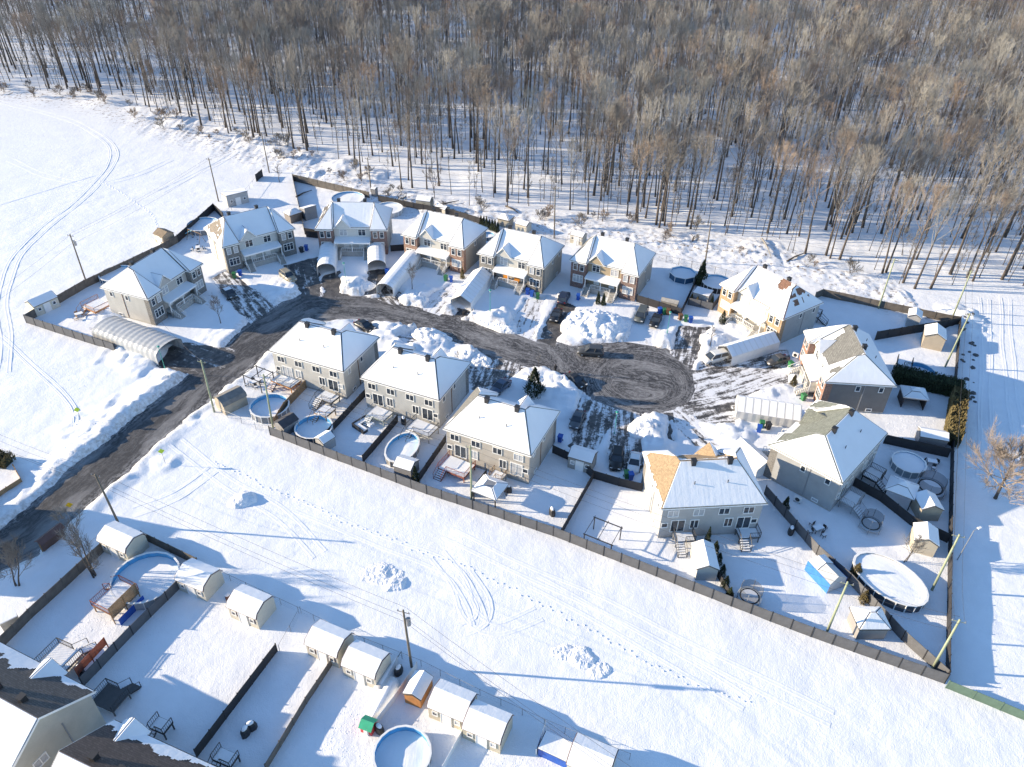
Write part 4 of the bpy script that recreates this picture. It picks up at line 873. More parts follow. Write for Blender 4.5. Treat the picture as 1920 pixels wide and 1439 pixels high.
wire('j', P(300,600,7.5), 'thin wire from the roadside pole towards the ribbed tent', ((0,0),)); wire('a', P(-150,640,9), 'wires running off to the left over the field', ((0,0),(-1.6,0)))
def lamp(base, top, label):
    p = P(*base, RZ); h = 4.2; T = thing('street_lamp', label, 'street lamp', (p.x, p.y, gz(p.x, p.y)), 0, 'teal street lamps')
    MB().tube([(0,0,-.2),(0,0,.5),(0,0,.55),(0,0,h)], [.09,.09,.05,.045], 8).build('post', TEAL, T)
    MB().lathe([(.12,h-.05),(.2,h+.28)], 8).build('lantern', mat('lantern_glass',(.5,.6,.58),.3), T); MB().lathe([(.26,h+.28),(.22,h+.4),(.02,h+.5)], 8).build('cap', TEAL, T)
lamp((312,700),(301,657),'teal street lamp at the mouth of the ribbed tent'); lamp((919,595),(918,552),'teal street lamp by the peaked tent of the grey brick house')
lamp((1152,814),(1158,765),'teal street lamp near the black suv driveway'); lamp((1250,630),(1257,586),'teal street lamp by the bins right of the black car'); lamp((651,546),(648,500),'teal street lamp between the two arched tents')
def floodlight():
    p = P(1795,1050,0); q = P(1829,995,0); T = thing('floodlight_post', 'slim post with a lamp head beside the right boundary fence', 'street lamp', (p.x,p.y,gz(p.x,p.y)))
    MB().tube([(0,0,-.2),(.1,0,5.6)], [.07,.05], 8).build('post', GREY, T); MB().tube([(.1,0,5.5),(.7,.25,5.8)], .04, 6).build('arm', GREY, T); MB().cbox(.85,.3,5.68,.55,.28,.16,.4).build('lamp_head', WHITE, T)
floodlight()
def sign(base, col, label, h=2.4, s=.62, diamond=True):
    p = P(*base, 0); T = thing('road_sign', label, 'road sign', (p.x,p.y,gz(p.x,p.y)), rad(25), 'road signs')
    MB().tube([(0,0,-.2),(0,0,h)], .035, 6).build('post', GREY, T)
    pts = [(0,-s*.75),(s*.75,0),(0,s*.75),(-s*.75,0)] if diamond else [(-s/2,-s/2),(s/2,-s/2),(s/2,s/2),(-s/2,s/2)]
    MB().add([(x,-.06,h+z) for x, z in pts]+[(x,-.03,h+z) for x, z in pts], [(0,1,2,3),(7,6,5,4)]+[(i,4+i,4+(i+1)%4,(i+1)%4) for i in range(4)]).build('plate', mat('sign_'+label[:6], col, .4, .03), T)
sign((311,872),(.45,.62,.03),'yellow-green sign on the snowy verge right of the road'); sign((139,967),(.85,.45,.0),'amber diamond sign leaning over the road edge at lower left'); sign((155,795),(.45,.62,.03),'yellow-green sign on the far side of the road', diamond=True)

# ------------------------------------------------------------------ person
def person():
    p = P(1041, 699, RZ); T = thing('person', 'person in a dark coat and trousers standing in the road by the black car', 'person', (p.x, p.y, RZ), rad(200))
    V = [(0,0,.95,.15),(0,0,1.15,.15),(0,0,1.38,.17),(0,0,1.5,.075),(0,-.01,1.62,.10),(0,-.01,1.74,.085)]; Ed = [(0,1),(1,2),(2,3),(3,4),(4,5)]
    for s in (-1, 1):
        o = len(V); V += [(s*.19,0,1.40,.085),(s*.25,.0,1.14,.062),(s*.24,-.12,.92,.045),(s*.235,-.16,.85,.035)]; Ed += [(2,o),(o,o+1),(o+1,o+2),(o+2,o+3)]
        for k in range(4): V.append((s*.235+(k-1.5)*.02,-.19-.004*k,.775+.008*abs(k-1.5),.010)); Ed.append((o+3,len(V)-1))
        V.append((s*.20,-.21,.83,.011)); Ed.append((o+3,len(V)-1))
        o = len(V); V += [(s*.10,0,.86,.11),(s*.115,-.02,.48,.075),(s*.12,.02,.09,.055),(s*.125,-.14,.05,.05)]; Ed += [(0,o),(o,o+1),(o+1,o+2),(o+2,o+3)]
    me = bpy.data.meshes.new('body'); me.from_pydata([v[:3] for v in V], Ed, []); me.materials.append(mat('dark_clothes', (.02,.02,.024), .9, .2)); b = obj('body', me, T)
    md = b.modifiers.new('skin', 'SKIN'); md.use_smooth_shade = True
    for i, v in enumerate(V): me.skin_vertices[0].data[i].radius = (v[3], v[3]); me.skin_vertices[0].data[i].use_root = (i == 0)
    b.modifiers.new('sub', 'SUBSURF').levels = 1
    MB().lathe([(.09,1.60),(.098,1.68),(.07,1.75)], 10, (0,-.035)).build('face', mat('skin', (.5,.3,.22), .6, .05), T, True)
    MB().lathe([(.112,1.66),(.118,1.74),(.08,1.82),(.01,1.84)], 10, (0,.0)).build('hat', BLACK, T, True)
    MB().lathe([(.22,.72),(.21,.95),(.215,1.2),(.2,1.42),(.1,1.5)], 12).build('coat', mat('dark_coat', (.018,.018,.02), .9, .2), T, True)
person()

# ------------------------------------------------------------------ bare trees
def rot_about(v, ax, a): return Matrix.Rotation(a, 3, ax) @ v
def gen_tree(seed, Ht, spread, n1=13, n2=7, n3=7, low=.40, r0=.2, tw=.02, steep=(20,50), stems=1, vase=False):
    R = random.Random(seed); tr = MB(); cr = MB(); U = lambda a, b: R.uniform(a, b)
    for sidx in range(stems):
        bx, by = (U(-.3,.3), U(-.3,.3)) if stems > 1 else (0, 0); lx, ly = (U(-.28,.28), U(-.28,.28)) if stems > 1 else (U(-.05,.05), U(-.05,.05))
        k = 9; pts = [Vector((bx + lx*Ht*i/k + .12*math.sin(i*1.3+seed)*i/k, by + ly*Ht*i/k + .12*math.cos(i*1.1+seed)*i/k, -.25*(i == 0) + Ht*.93*i/k)) for i in range(k+1)]
        rs = [r0*(1.25 if i == 0 else 1)*(1 - .86*i/k)/math.sqrt(stems) for i in range(k+1)]; tr.tube(pts, rs, 7)
        for i in range(max(3, n1//stems)):
            t = low + (1-low)*((i+U(0,.9))/max(3, n1//stems)); t = min(t, .99); q = t*k; j = min(int(q), k-1); p = pts[j].lerp(pts[j+1], q-j); rr = rs[j]*(1-(q-j)) + rs[j+1]*(q-j)
            az = i*2.4 + U(-.5,.5); th = rad(U(*steep)); d = Vector((math.cos(az)*math.sin(th), math.sin(az)*math.sin(th), math.cos(th)))
            L = spread*(1.15 - .75*((t-low)/(1-low))**1.4)*U(.75,1.15)
            if vase: th = rad(U(14,24) + 24*(1-(t-low)/(1-low))*U(.6,1.1)); d = Vector((math.cos(az)*math.sin(th), math.sin(az)*math.sin(th), math.cos(th))); L = ((1.03-t)*Ht*U(.72,.98) + 1.2)
            lp = [p]; 
            for s in range(4): d = (d + Vector((U(-.16,.16), U(-.16,.16), U(.0,.2 if not vase else .1)))).normalized(); lp.append(lp[-1] + d*L/4)
            lr = [max(.03, rr*.5)*(1-.75*s/4) for s in range(5)]; cr.tube(lp, lr, 5, False)
            for e in range(n2):
                u = (.32 if vase else .22) + (.68 if vase else .78)*(e+U(0,.8))/n2; q2 = min(u, .99)*4; j2 = int(q2); p2 = lp[j2].lerp(lp[j2+1], q2-j2); dd = (lp[j2+1]-lp[j2]).normalized()
                ax = dd.orthogonal().normalized(); ax = rot_about(ax, dd, U(0,2*PI)); d2 = (rot_about(dd, ax, rad(U(22,55))) + Vector((0,0,.25))).normalized(); L2 = min(L, 6.5)*U(.26,.46)*(1.1-.4*u)
                m2 = p2 + d2*L2*.5 + Vector((U(-.1,.1),U(-.1,.1),.08*L2)); e2 = m2 + (d2 + Vector((0,0,.25))).normalized()*L2*.5
                cr.tube([p2, m2, e2], [tw*1.7, tw*1.2, tw*.7], 3, False)
                for g in range(n3):
                    w = U(.15,1); p3 = p2.lerp(m2, w*2) if w < .5 else m2.lerp(e2, w*2-1); ax = d2.orthogonal().normalized(); ax = rot_about(ax, d2, U(0,2*PI)); d3 = (rot_about(d2, ax, rad(U(18,50))) + Vector((0,0,.3))).normalized(); L3 = U(.5,1.25)*min(1, spread/3)
                    cr.tube([p3, p3 + d3*L3*.55, p3 + (d3+Vector((U(-.2,.2),U(-.2,.2),.15))).normalized()*L3], [tw, tw*.8, tw*.4], 3, False)
    return tr, cr
VAR = []
for i, (Ht, sp, tm) in enumerate(((25,4.2,TWIG),(23,3.6,TWIG3),(27,4.6,TWIG),(21,3.2,TWIG2),(24,3.9,TWIG3),(20,3.4,TWIG),(26,4.0,TWIG3),(19,3.4,TWIG2))):
    a, b = gen_tree(100+i, Ht, sp, n1=13, n2=9, n3=8, low=random.choice((.44,.5,.56)), r0=.23+.05*(Ht-19)/6, tw=.0145, vase=True); VAR.append((a.mesh('trunk', BARK, True), b.mesh('crown', tm)))
for i, Ht in enumerate((15, 10)):        # thin understorey poles
    a, b = gen_tree(200+i, Ht, 1.6, n1=8, n2=5, n3=5, low=.35, r0=.09, tw=.016); VAR.append((a.mesh('trunk', BARK, True), b.mesh('crown', TWIG)))
NV = len(VAR)
pts = []; yy = 96.0
while yy < 480:
    cell = 2.75 if yy < 290 else 3.3; xx = -(.66*yy + 25)
    while xx < .70*yy + 30:
        x, y = xx + random.uniform(-.5,.5)*cell*.95, yy + random.uniform(-.5,.5)*cell*.95; d = y - float(forest_y(x)); xx += cell
        thin = .7 if d < 8 else (.52 if d < 70 else min(.62, .54 + (d-70)*.002))
        gap = float(vnoise(x, y, 22, 77))
        if d > random.uniform(-1.5, 4) and random.random() < thin*(1 - .6*max(0, gap)) : pts.append((x, y, d))
    yy += cell
info = []
for x, y, d in pts:
    u = random.random(); v = random.choice((8, 9)) if u < .62 else random.randrange(8); sc = random.uniform(.72, 1.08) if v < 8 else random.uniform(.6, 1.2)
    info.append((x, y, d, v, sc, random.uniform(0, 2*PI)))
info.sort(key=lambda q: math.hypot(q[0], q[1]) / (1.0 if q[3] < 8 else .8))
near, far = info[:300], info[300:]
SRC = {}
for x, y, d, v, sc, rz in near:
    T = thing('bare_tree', ('thin young leafless pole tree' if v > 7 else 'tall leafless tree with ' + {'twig':'brown-grey','twig_russet':'russet','twig_grey':'pale grey'}[VAR[v][1].materials[0].name] + ' crown') + ' in the front ranks of the wood', 'tree', (x, y, gz(x, y)), rz, 'trees in the front ranks of the wood'); T.scale = (sc, sc, sc); T.rotation_euler = (random.uniform(-.03,.03), random.uniform(-.03,.03), rz)
    t = obj('trunk', VAR[v][0], T); c = obj('crown', VAR[v][1], T); SRC.setdefault(v, (t, c))
me = bpy.data.meshes.new('wood'); me.from_pydata([(q[0], q[1], gz(q[0], q[1])) for q in far], [], [])
for nm, ty, ix in (('variant', 'INT', 3), ('scl', 'FLOAT', 4), ('rotz', 'FLOAT', 5)):
    a = me.attributes.new(nm, ty, 'POINT'); a.data.foreach_set('value', np.array([q[ix] for q in far], np.int32 if ty == 'INT' else np.float32))
wood = tag(obj('bare_wood', me), 'dense leafless wood stretching away behind the front ranks of trees', 'forest', kind='stuff')
ng = bpy.data.node_groups.new('wood_scatter', 'GeometryNodeTree'); ng.interface.new_socket('Geometry', in_out='INPUT', socket_type='NodeSocketGeometry'); ng.interface.new_socket('Geometry', in_out='OUTPUT', socket_type='NodeSocketGeometry')
gi = ng.nodes.new('NodeGroupInput'); go = ng.nodes.new('NodeGroupOutput'); jn = ng.nodes.new('GeometryNodeJoinGeometry')
def na(nm, ty):
    n = ng.nodes.new('GeometryNodeInputNamedAttribute'); n.data_type = ty; n.inputs[0].default_value = nm; return n.outputs[0]
va, sa, ra = na('variant', 'INT'), na('scl', 'FLOAT'), na('rotz', 'FLOAT'); cb = ng.nodes.new('ShaderNodeCombineXYZ'); ng.links.new(ra, cb.inputs[2])
for v, pair in SRC.items():
    cmp = ng.nodes.new('FunctionNodeCompare'); cmp.data_type = 'INT'; cmp.operation = 'EQUAL'; ng.links.new(va, cmp.inputs[2]); cmp.inputs[3].default_value = v
    for o in pair:
        oi = ng.nodes.new('GeometryNodeObjectInfo'); oi.inputs[0].default_value = o; oi.inputs[1].default_value = True; oi.transform_space = 'ORIGINAL'
        ip = ng.nodes.new('GeometryNodeInstanceOnPoints'); ng.links.new(gi.outputs[0], ip.inputs['Points']); ng.links.new(cmp.outputs[0], ip.inputs['Selection']); ng.links.new(oi.outputs['Geometry'], ip.inputs['Instance']); ng.links.new(cb.outputs[0], ip.inputs['Rotation']); ng.links.new(sa, ip.inputs['Scale']); ng.links.new(ip.outputs[0], jn.inputs[0])
ng.links.new(jn.outputs[0], go.inputs[0]); wood.modifiers.new('scatter', 'NODES').node_group = ng
# small garden trees
def garden_tree(px, py, label, Ht, sp, seed, stems=1, tm=TWIG, r0=.09, n=(10,6,6), steep=(25,55), low=.3, off=(0,0)):
    p = P(px, py, 0); a, b = gen_tree(seed, Ht, sp, n[0], n[1], n[2], low, r0, .016, steep, stems)
    T = thing('garden_tree', label, 'tree', (p.x, p.y, gz(p.x, p.y)), 0, 'bare garden trees'); a.build('trunk', BARK, T, True); b.build('crown', tm, T)
garden_tree(414,607,'small bare tree on the lawn of the corner house',5.2,1.9,301)
garden_tree(773,547,'small bare tree beside the long slanted tent',5.0,1.9,302)
garden_tree(178,1082,'many-stemmed bare tree by the fence near the cream shed',9.0,3.0,303,4,r0=.2,n=(20,8,6),low=.12)
garden_tree(33,1098,'rounded bare tree on the lawn at the lower left edge',6.5,2.8,304,2,r0=.16,n=(16,8,7),low=.2)
garden_tree(1866,935,'large pale brown bare tree at the right edge',8.5,6.2,305,1,mat('twig_pale_brown',(.33,.27,.22),.95,.2,.3),.24,(32,12,13),(40,88),.26)
garden_tree(1330,655,'thin sapling in front of the yellow brick house',4.0,1.1,306,n=(8,4,4))
garden_tree(1697,1052,'bare shrubby tree in front of the light tan shed',4.2,1.9,307,2,n=(10,6,6))
garden_tree(1010,698,'thin leafless sapling on the snow behind the standing person',3.2,.8,308,n=(7,4,3),r0=.05)
garden_tree(860,690,'thin leafless sapling beside the shaded driveways',3.2,.8,309,n=(7,4,3),r0=.05)
garden_tree(524,342,'small bare tree in the tip of the far left yard',4.2,1.4,310,n=(9,5,4))
garden_tree(814,362,'spreading bare bush-tree at the forest edge behind orange-red brick house',6.0,2.6,311,2,TWIG2,n=(14,7,6),low=.15,steep=(30,65))
garden_tree(1690,480,'bent bare tree leaning at the forest edge on the right',7,2.4,312,2,n=(12,6,5),low=.2)
# twiggy shrubs along the forest edge
sm = []
for i in range(4):
    a, b = gen_tree(400+i, 2.2, 1.3, 16, 5, 5, .05, .05, .018, (25,70), 4); sm.append((a, b))
SHM = [(a.mesh('stem', BARK), b.mesh('twigs', TWIG2 if i % 2 else TWIG)) for i, (a, b) in enumerate(sm)]
for i in range(70):
    x = random.uniform(-185, 72); y = float(forest_y(x)) - random.uniform(-3, 7); k = random.randrange(4); s = random.uniform(.5, 1.3)
    T = thing('bare_shrub', 'low twiggy brown shrub in the rough snow along the edge of the wood', 'shrub', (x, y, gz(x, y)), random.uniform(0, 6), 'shrubs along the edge of the wood'); T.scale = (s*1.3, s*1.3, s); obj('stem', SHM[k][0], T); obj('twigs', SHM[k][1], T)
for i, (x, y, d) in enumerate([(1300,450,(10,-30)),(1436,470,(20,40)),(960,395,(25,14)),(570,365,(40,-16)),(1490,485,(30,-14)),(840,385,(40,-10))][:6]):
    p = P(x, y, 0); th = ang(x, y, *d); m = MB(); L = (3, 9, 5, 5, 6, 6)[i]; m.tube([(-L/2,0,.1),(0,.1,.3),(L/2,-.1,.25)], [.2,.16,.08], 7)
    if i % 2 == 0: m.tube([(.5,0,.3),(1.2,.9,.7)], [.07,.02], 5).tube([(-.5,0,.3),(.2,-.8,.8)], [.07,.02], 5)
    tag(m.build('fallen_log', (BARK, TWIG3)[i == 1], None, True, (p.x, p.y, gz(p.x, p.y)+.05), th), ('broken stump lying at the forest edge above the octagonal pool','long pale fallen trunk behind the yellow brick house','fallen limb in the snow behind the grey brick house','fallen trunk at the edge behind the red brick house','crooked fallen limb at the right forest edge','fallen dead trunk above the row of cedars')[i], 'log', 'fallen logs')

# ------------------------------------------------------------------ cedars and hedges
def leaf_cloud(fn, n, s, seed):
    R = np.random.default_rng(seed); m = MB()
    for i in range(n):
        p = Vector(fn(R)); a = Vector(R.normal(size=3)).normalized(); b = a.orthogonal().normalized(); c = Vector((0,0,1))
        k = s*R.uniform(.6,1.3); m.add([p - b*k*.4, p + b*k*.4, p + (c*1.0 + a*.8)*k], [(0,1,2)])
    return m
def cone_pt(R, h=1.0, r=.3):
    z = R.uniform(.0, 1)**1.2; a = R.uniform(0, 2*PI); q = (1-z)**.75*r*R.uniform(.55, 1.08)*(1+.25*math.sin(a*3+z*9)) + .01; return (q*math.cos(a), q*math.sin(a), z*h)
CONE = [leaf_cloud(cone_pt, 1500, .07, 50+i) for i in range(2)]; CM = {k: [c.mesh('foliage', k) for c in CONE] for k in (CEDAR, CEDAR_BR)}
CTR = MB().tube([(0,0,-.1),(0,0,.8)], [.025,.008], 6).mesh('trunk', BARK)
def cedar(px, py, h, r, label, m=CEDAR, group='clipped cedars'):
    p = P(px, py, 0); T = thing('cedar', label, 'cedar', (p.x, p.y, gz(p.x, p.y)), random.uniform(0, 6), group); T.scale = (r/.3, r/.3, h); obj('foliage', random.choice(CM[m]), T); obj('trunk', CTR, T)
for i in range(7): cedar(902+5.2*i, 424+2.2*i, 2.4+.2*(i % 3), .5, ('first','second','third','fourth','fifth','sixth','last')[i] + ' from the left of the small pointed cedars by the pyramid-roofed shed', group='row of small cedars')
cedar(1001,742,4.8,1.6,'big dark cedar behind the roof gable of the front middle house'); cedar(1314,528,4.6,1.1,'tall dark cedar at the foot of the grey-green pole'); cedar(1309,534,3.6,.9,'shorter dark cedar left of the tall pole cedar')
cedar(1121,570,2.6,.5,'small cedar between the two stairs of the dark brick house, left one'); cedar(1131,572,2.4,.5,'small cedar between the two stairs of the dark brick house, right one')
cedar(867,522,2.6,.45,'small brownish cedar at the corner of the orange-red brick house',CEDAR_BR); cedar(1354,606,2.6,.7,'bushy cedar left of the yellow brick house steps'); cedar(1295,568,2.0,.45,'small yellowish cedar left in front of the grey shed',CEDAR_BR); cedar(1306,573,2.0,.45,'small yellowish cedar right in front of the grey shed',CEDAR_BR); cedar(1333,576,2.6,.45,'slim cedar at the yellow brick house corner')
cedar(1487,722,2.0,.6,'small cedar beside the stairs of the orange brick house',CEDAR_BR); cedar(780,905,3.0,.6,'green cedar at the fence beside the low pool shed'); cedar(1470,958,2.6,.6,'dark cedar against the grey house fence')
cedar(1602,1082,2.4,.8,'rounded brownish cedar left of the big oval pool',CEDAR_BR); cedar(1618,1128,2.0,.6,'small cedar behind the hip-roofed shed',CEDAR_BR)
for i in range(5): cedar(1340+6.5*i, 1035+22*i, 2.0, .55, ('first','second','third','fourth','last')[i] + ' dark cedar of the row beside the pale shed, counted from the house', group='row of dark cedars by the pale shed')
cedar(1326,1015,2.6,.4,'slim dark cedar between the two rear decks of the tan-roofed house')
def hedge(a, b, h, w, label, m):
    pa, pb = P(*a, 0), P(*b, 0); L = (pb-pa).length; c = (pa+pb)/2; T = thing('hedge', label, 'hedge', (c.x, c.y, 0), math.atan2(pb.y-pa.y, pb.x-pa.x), 'hedges')
    def fn(R):
        x, y, z = R.uniform(-L/2, L/2), R.uniform(-w/2, w/2), R.uniform(0, h)*(.92+.08*math.sin(R.uniform(-L/2, L/2)*2))
        f = R.integers(0, 4)
        if f == 0: z = h*(.93+.07*math.sin(x*2.3)+.04*math.sin(x*7))
        elif f == 1: y = w/2
        elif f == 2: y = -w/2
        return (x, y, z)
    leaf_cloud(fn, int(L*h*220), .26, 60).build('foliage', m, T); MB().box(-L/2+.3, L/2-.3, -w/2+.25, w/2-.25, -.1, h-.35).build('stems', mat('hedge_core', (.02,.025,.012), .95, .3), T)
hedge((1668,712),(1800,742),2.6,2.4,'dark green hedge across the right yard behind the blue pool',CEDAR); hedge((1793,752),(1780,838),3.0,2.2,'brownish hedge along the right boundary fence',CEDAR_BR)
hedge((-40,862),(22,872),1.6,2.0,'brown hedge at the left edge beside the road',CEDAR_BR)

# ------------------------------------------------------------------ decks with stairs
def deck(px, py, d, W, D, h, m, label, rail=None, stairs='front', z_px=None, snow=True, solid=False):
    p = P(px, py, 0); th = ang(px, py, *d); T = thing('deck', label, 'deck', (p.x, p.y, 0), th, 'back yard decks'); rail = rail or m; w, q = W/2, D/2
    MB().box(-w, w, -q, q, h-.16, h).build('platform', m, T)
    if snow: MB().box(-w+.06, w-.06, -q+.06, q-.06, h+.002, h+.1).build('snow_layer', SNOW_R, T)
    for x in (-w+.1, w-.1):
        for y in (-q+.1, q-.1): MB().box(x-.06, x+.06, y-.06, y+.06, -.2, h-.165).build('leg', m, T)
    def side(p0, p1):
        a, b = Vector(p0), Vector(p1); L = (b-a).length; n = max(2, int(L/.22)); k = MB()
        k.tube([a+Vector((0,0,h+.95)), b+Vector((0,0,h+.95))], .05, 4).tube([a+Vector((0,0,h+.14)), b+Vector((0,0,h+.14))], .035, 4)
        for i in range(n+1): c = a.lerp(b, i/n); k.tube([c+Vector((0,0,h)), c+Vector((0,0,h+.95))], .05 if i in (0, n) else .02, 4)
        k.build('railing', rail, T)
    sw = min(1.3, W*.45)
    side((-w,q,0),(-w,-q,0)); side((w,q,0),(w,-q,0)); side((-w+sw+.1,-q,0),(w,-q,0))
    n = max(2, int(h/.18))
    for i in range(n):
        zt = h - h/n*(i+1)*.92; MB().box(-w+.05, -w+sw, -q-.28*(i+1), -q-.28*i+.02, zt-.05, zt).build('step', m, T)
        if snow: MB().box(-w+.1, -w+sw-.05, -q-.28*(i+1)+.03, -q-.28*i-.03, zt+.002, zt+.06).build('step_snow', SNOW_R, T)
    st = MB()
    for x in (-w+.03, -w+sw+.03): st.tube([(x,-q,h+.9),(x,-q-.28*n,1.0)], .04, 4).tube([(x,-q-.28*n,-.15),(x,-q-.28*n,1.02)], .05, 4).add([(x-.02,-q,h-.1),(x-.02,-q-.28*n,.0),(x-.02,-q-.28*n,-.15),(x-.02,-q,h-.35)], [(0,1,2,3)])
    st.build('stair_railing', rail, T)
    return T
MD = (40, 16)
deck(540,722,MD,4.4,3.0,1.0,WOOD_OR,'orange wooden deck behind the plank fence by the left pool',BLACK); deck(616,755,MD,3.2,2.2,1.1,BLACK,'black railed deck behind the house nearest the road bend'); deck(611,782,MD,2.4,2.4,1.2,WOOD,'raised wooden deck beside the blue-lined pool')
deck(713,786,MD,3.4,2.6,1.1,mat('deck_greygreen',(.25,.30,.28)),'grey-green deck above the shaded lawn of the pale house',GREY); deck(793,815,MD,4.2,2.8,1.3,CONC,'wide grey deck beside the oval pool with black stairs',BLACK)
deck(857,884,MD,4.4,3.2,.9,WOOD_RED,'red-stained deck behind the middle beige house'); deck(934,902,MD,2.0,1.5,1.1,CONC,'small grey stoop with wooden rails beside the gazebo',WOOD)
deck(1280,1018,(40,-2),2.6,1.6,1.1,GREY,'left small deck with stairs behind the tan-roofed house',BLACK); deck(1399,1010,(40,-2),2.8,1.7,1.0,mat('deck_dark',(.08,.085,.09)),'right small deck behind the tan-roofed house',BLACK)
deck(1592,948,(30,-30),3.0,2.0,1.2,GREY,'grey deck with stairs behind the grey-green roofed house',GREY); deck(1634,900,(30,-30),2.6,2.2,1.0,BLACK,'black deck with table near the small round pool')
deck(184,580,(32,14),4.0,3.6,.8,WOOD_OR,'orange wooden deck behind the corner house',WOOD_OR); deck(222,1132,(-26,24),4.2,3.0,1.2,WOOD,'brown deck with slatted screen beside the big round pool',WOOD_RED)
deck(118,1248,(-40,-18),3.6,3.2,1.1,CONC,'deck with green furniture behind the grey-shingled gabled house',BLACK); deck(212,1318,(-40,-18),3.0,2.4,1.0,mat('deck_dark',(.08,.085,.09)),'bare dark deck in the shade of the gabled house',BLACK,snow=False)
deck(428,1432,(40,18),2.2,1.4,1.2,BLACK,'black stairs at the bottom edge below the long black fence'); deck(308,1372,(40,18),1.8,1.4,1.2,BLACK,'black stair frame behind the brown-shingled house'); deck(755,378,(20,4),1.4,1.6,1.2,BLACK,'black pool stairs behind the red brick house'); deck(1527,600,(10,-12),1.8,1.6,1.1,BLACK,'black stairs behind the yellow brick house'); deck(1692,690,(24,6),2.4,2.0,1.0,GREY,'grey deck beside the blue pool and hedge',BLACK)
def screen(px, py, d, L, h, label, m=WOOD):
    p = P(px, py, 0); T = thing('slatted_screen', label, 'screen', (p.x,p.y,0), ang(px, py, *d), 'slatted screens'); n = 11
    for i in range(n): MB().box(-L/2, L/2, -.02, .02, .9+(h-.9)*i/n, .9+(h-.9)*(i+.72)/n).build('slat', m, T)
    for x in (-L/2, 0, L/2): MB().box(x-.05, x+.05, .022, .1, -.2, h+.05).build('post', m, T)
screen(240,1146,(-26,26),4.0,2.9,'tall brown slatted screen on the pool deck at lower left'); screen(178,1246,(-24,26),4.2,2.2,'dark wooden privacy screen behind the grey-shingled house',WOOD_RED)
p = P(250,1150,0); tag(MB().box(-1.9,1.9,-.03,.03,-.1,1.0).box(-1.9,1.9,-.05,.05,1.0,1.06).build('blue_tarp', mat('tarp_blue',(.02,.10,.45),.5), None, False, (p.x,p.y,0), ang(250,1150,-26,26)), 'blue tarp hung below the slatted pool screen', 'tarp')

# ------------------------------------------------------------------ gazebos, trampolines, yard things
def gazebo(px, py, d, W, D, h, label, frame=BLACK, roof=None, snow=True, vent=True, walls=None):
    p = P(px, py, 0); T = thing('gazebo', label, 'gazebo', (p.x, p.y, 0), ang(px, py, *d), 'gazebos'); w, q = W/2, D/2
    for x in (-w+.1, w-.1):
        for y in (-q+.1, q-.1): MB().box(x-.07, x+.07, y-.07, y+.07, -.2, h).build('post', frame, T)
    e = [(-w-.2,-q-.2,h),(w+.2,-q-.2,h),(w+.2,q+.2,h),(-w-.2,q+.2,h)]; r = .9; k = .35
    t = [(-w*k,-q*k,h+r*.75),(w*k,-q*k,h+r*.75),(w*k,q*k,h+r*.75),(-w*k,q*k,h+r*.75)]; fs = [[e[i], e[(i+1)%4], t[(i+1)%4], t[i]] for i in range(4)]
    m = MB(); [m.add(f, [(0,1,2,3)]) for f in fs]; m.add(t, [(0,1,2,3)]); m.add(e + [(a,b,c-.1) for a, b, c in e], [(0,4,5,1),(1,5,6,2),(2,6,7,3),(3,7,4,0),(4,7,6,5)]); R = m.build('roof', roof or GREY, T)
    if snow:
        for f in fs: s = MB(); facet_snow(s, f, None, .09, .05); s.build('snow_layer', SNOW_R, R)
    if vent:
        kk = .42; b = [(-w*kk,-q*kk),(w*kk,-q*kk),(w*kk,q*kk),(-w*kk,q*kk)]; z = h+r*.75+.14
        MB().add([(x,y,z) for x, y in b] + [(0,0,z+.4)], [(0,1,4),(1,2,4),(2,3,4),(3,0,4),(3,2,1,0)]).build('vent_cap', SNOW_R if snow else GREY, T); MB().box(-w*kk+.08, w*kk-.08, -q*kk+.08, q*kk-.08, z-.14, z-.01).build('vent_gap', BLACK, T)
    if walls: MB().box(-w+.05, w-.05, q-.08, q-.04, 0, h-.05).box(-w+.05,-w+.09,-q+.1,q-.1,0,h-.05).box(w-.09,w-.05,-q+.1,q-.1,0,h-.05).build('curtain', walls, T)
gazebo(919,935,MD,3.6,3.4,2.2,'white tented gazebo between red deck and front fence',vent=False); gazebo(1706,757,(30,4),3.6,3.0,2.2,'dark walled gazebo beside the black hedge on the right',walls=mat('gazebo_dark',(.06,.045,.04))); gazebo(1682,936,(36,14),3.6,3.2,2.3,'grey gazebo with square vent between trampoline and tan shed')
def pergola(px, py, d, W, D, h, label, m=BLACK):
    p = P(px, py, 0); T = thing('pergola', label, 'pergola', (p.x,p.y,0), ang(px, py, *d)); w, q = W/2, D/2
    for x in (-w, w):
        for y in (-q, q): MB().box(x-.06, x+.06, y-.06, y+.06, -.2, h).build('post', m, T)
    for y in (-q, q): MB().box(-w-.2, w+.2, y-.04, y+.04, h, h+.14).build('beam', m, T)
    for x in (-w, 0, w): MB().box(x-.03, x+.03, -q-.2, q+.2, h+.142, h+.24).build('rafter', m, T)
pergola(488,722,MD,3.6,3.0,2.2,'dark bare pergola frame over snowy garden furniture by the road'); pergola(1128,1018,MD,3.8,3.4,2.2,'thin black frame standing on the lawn beside the front fence'); 
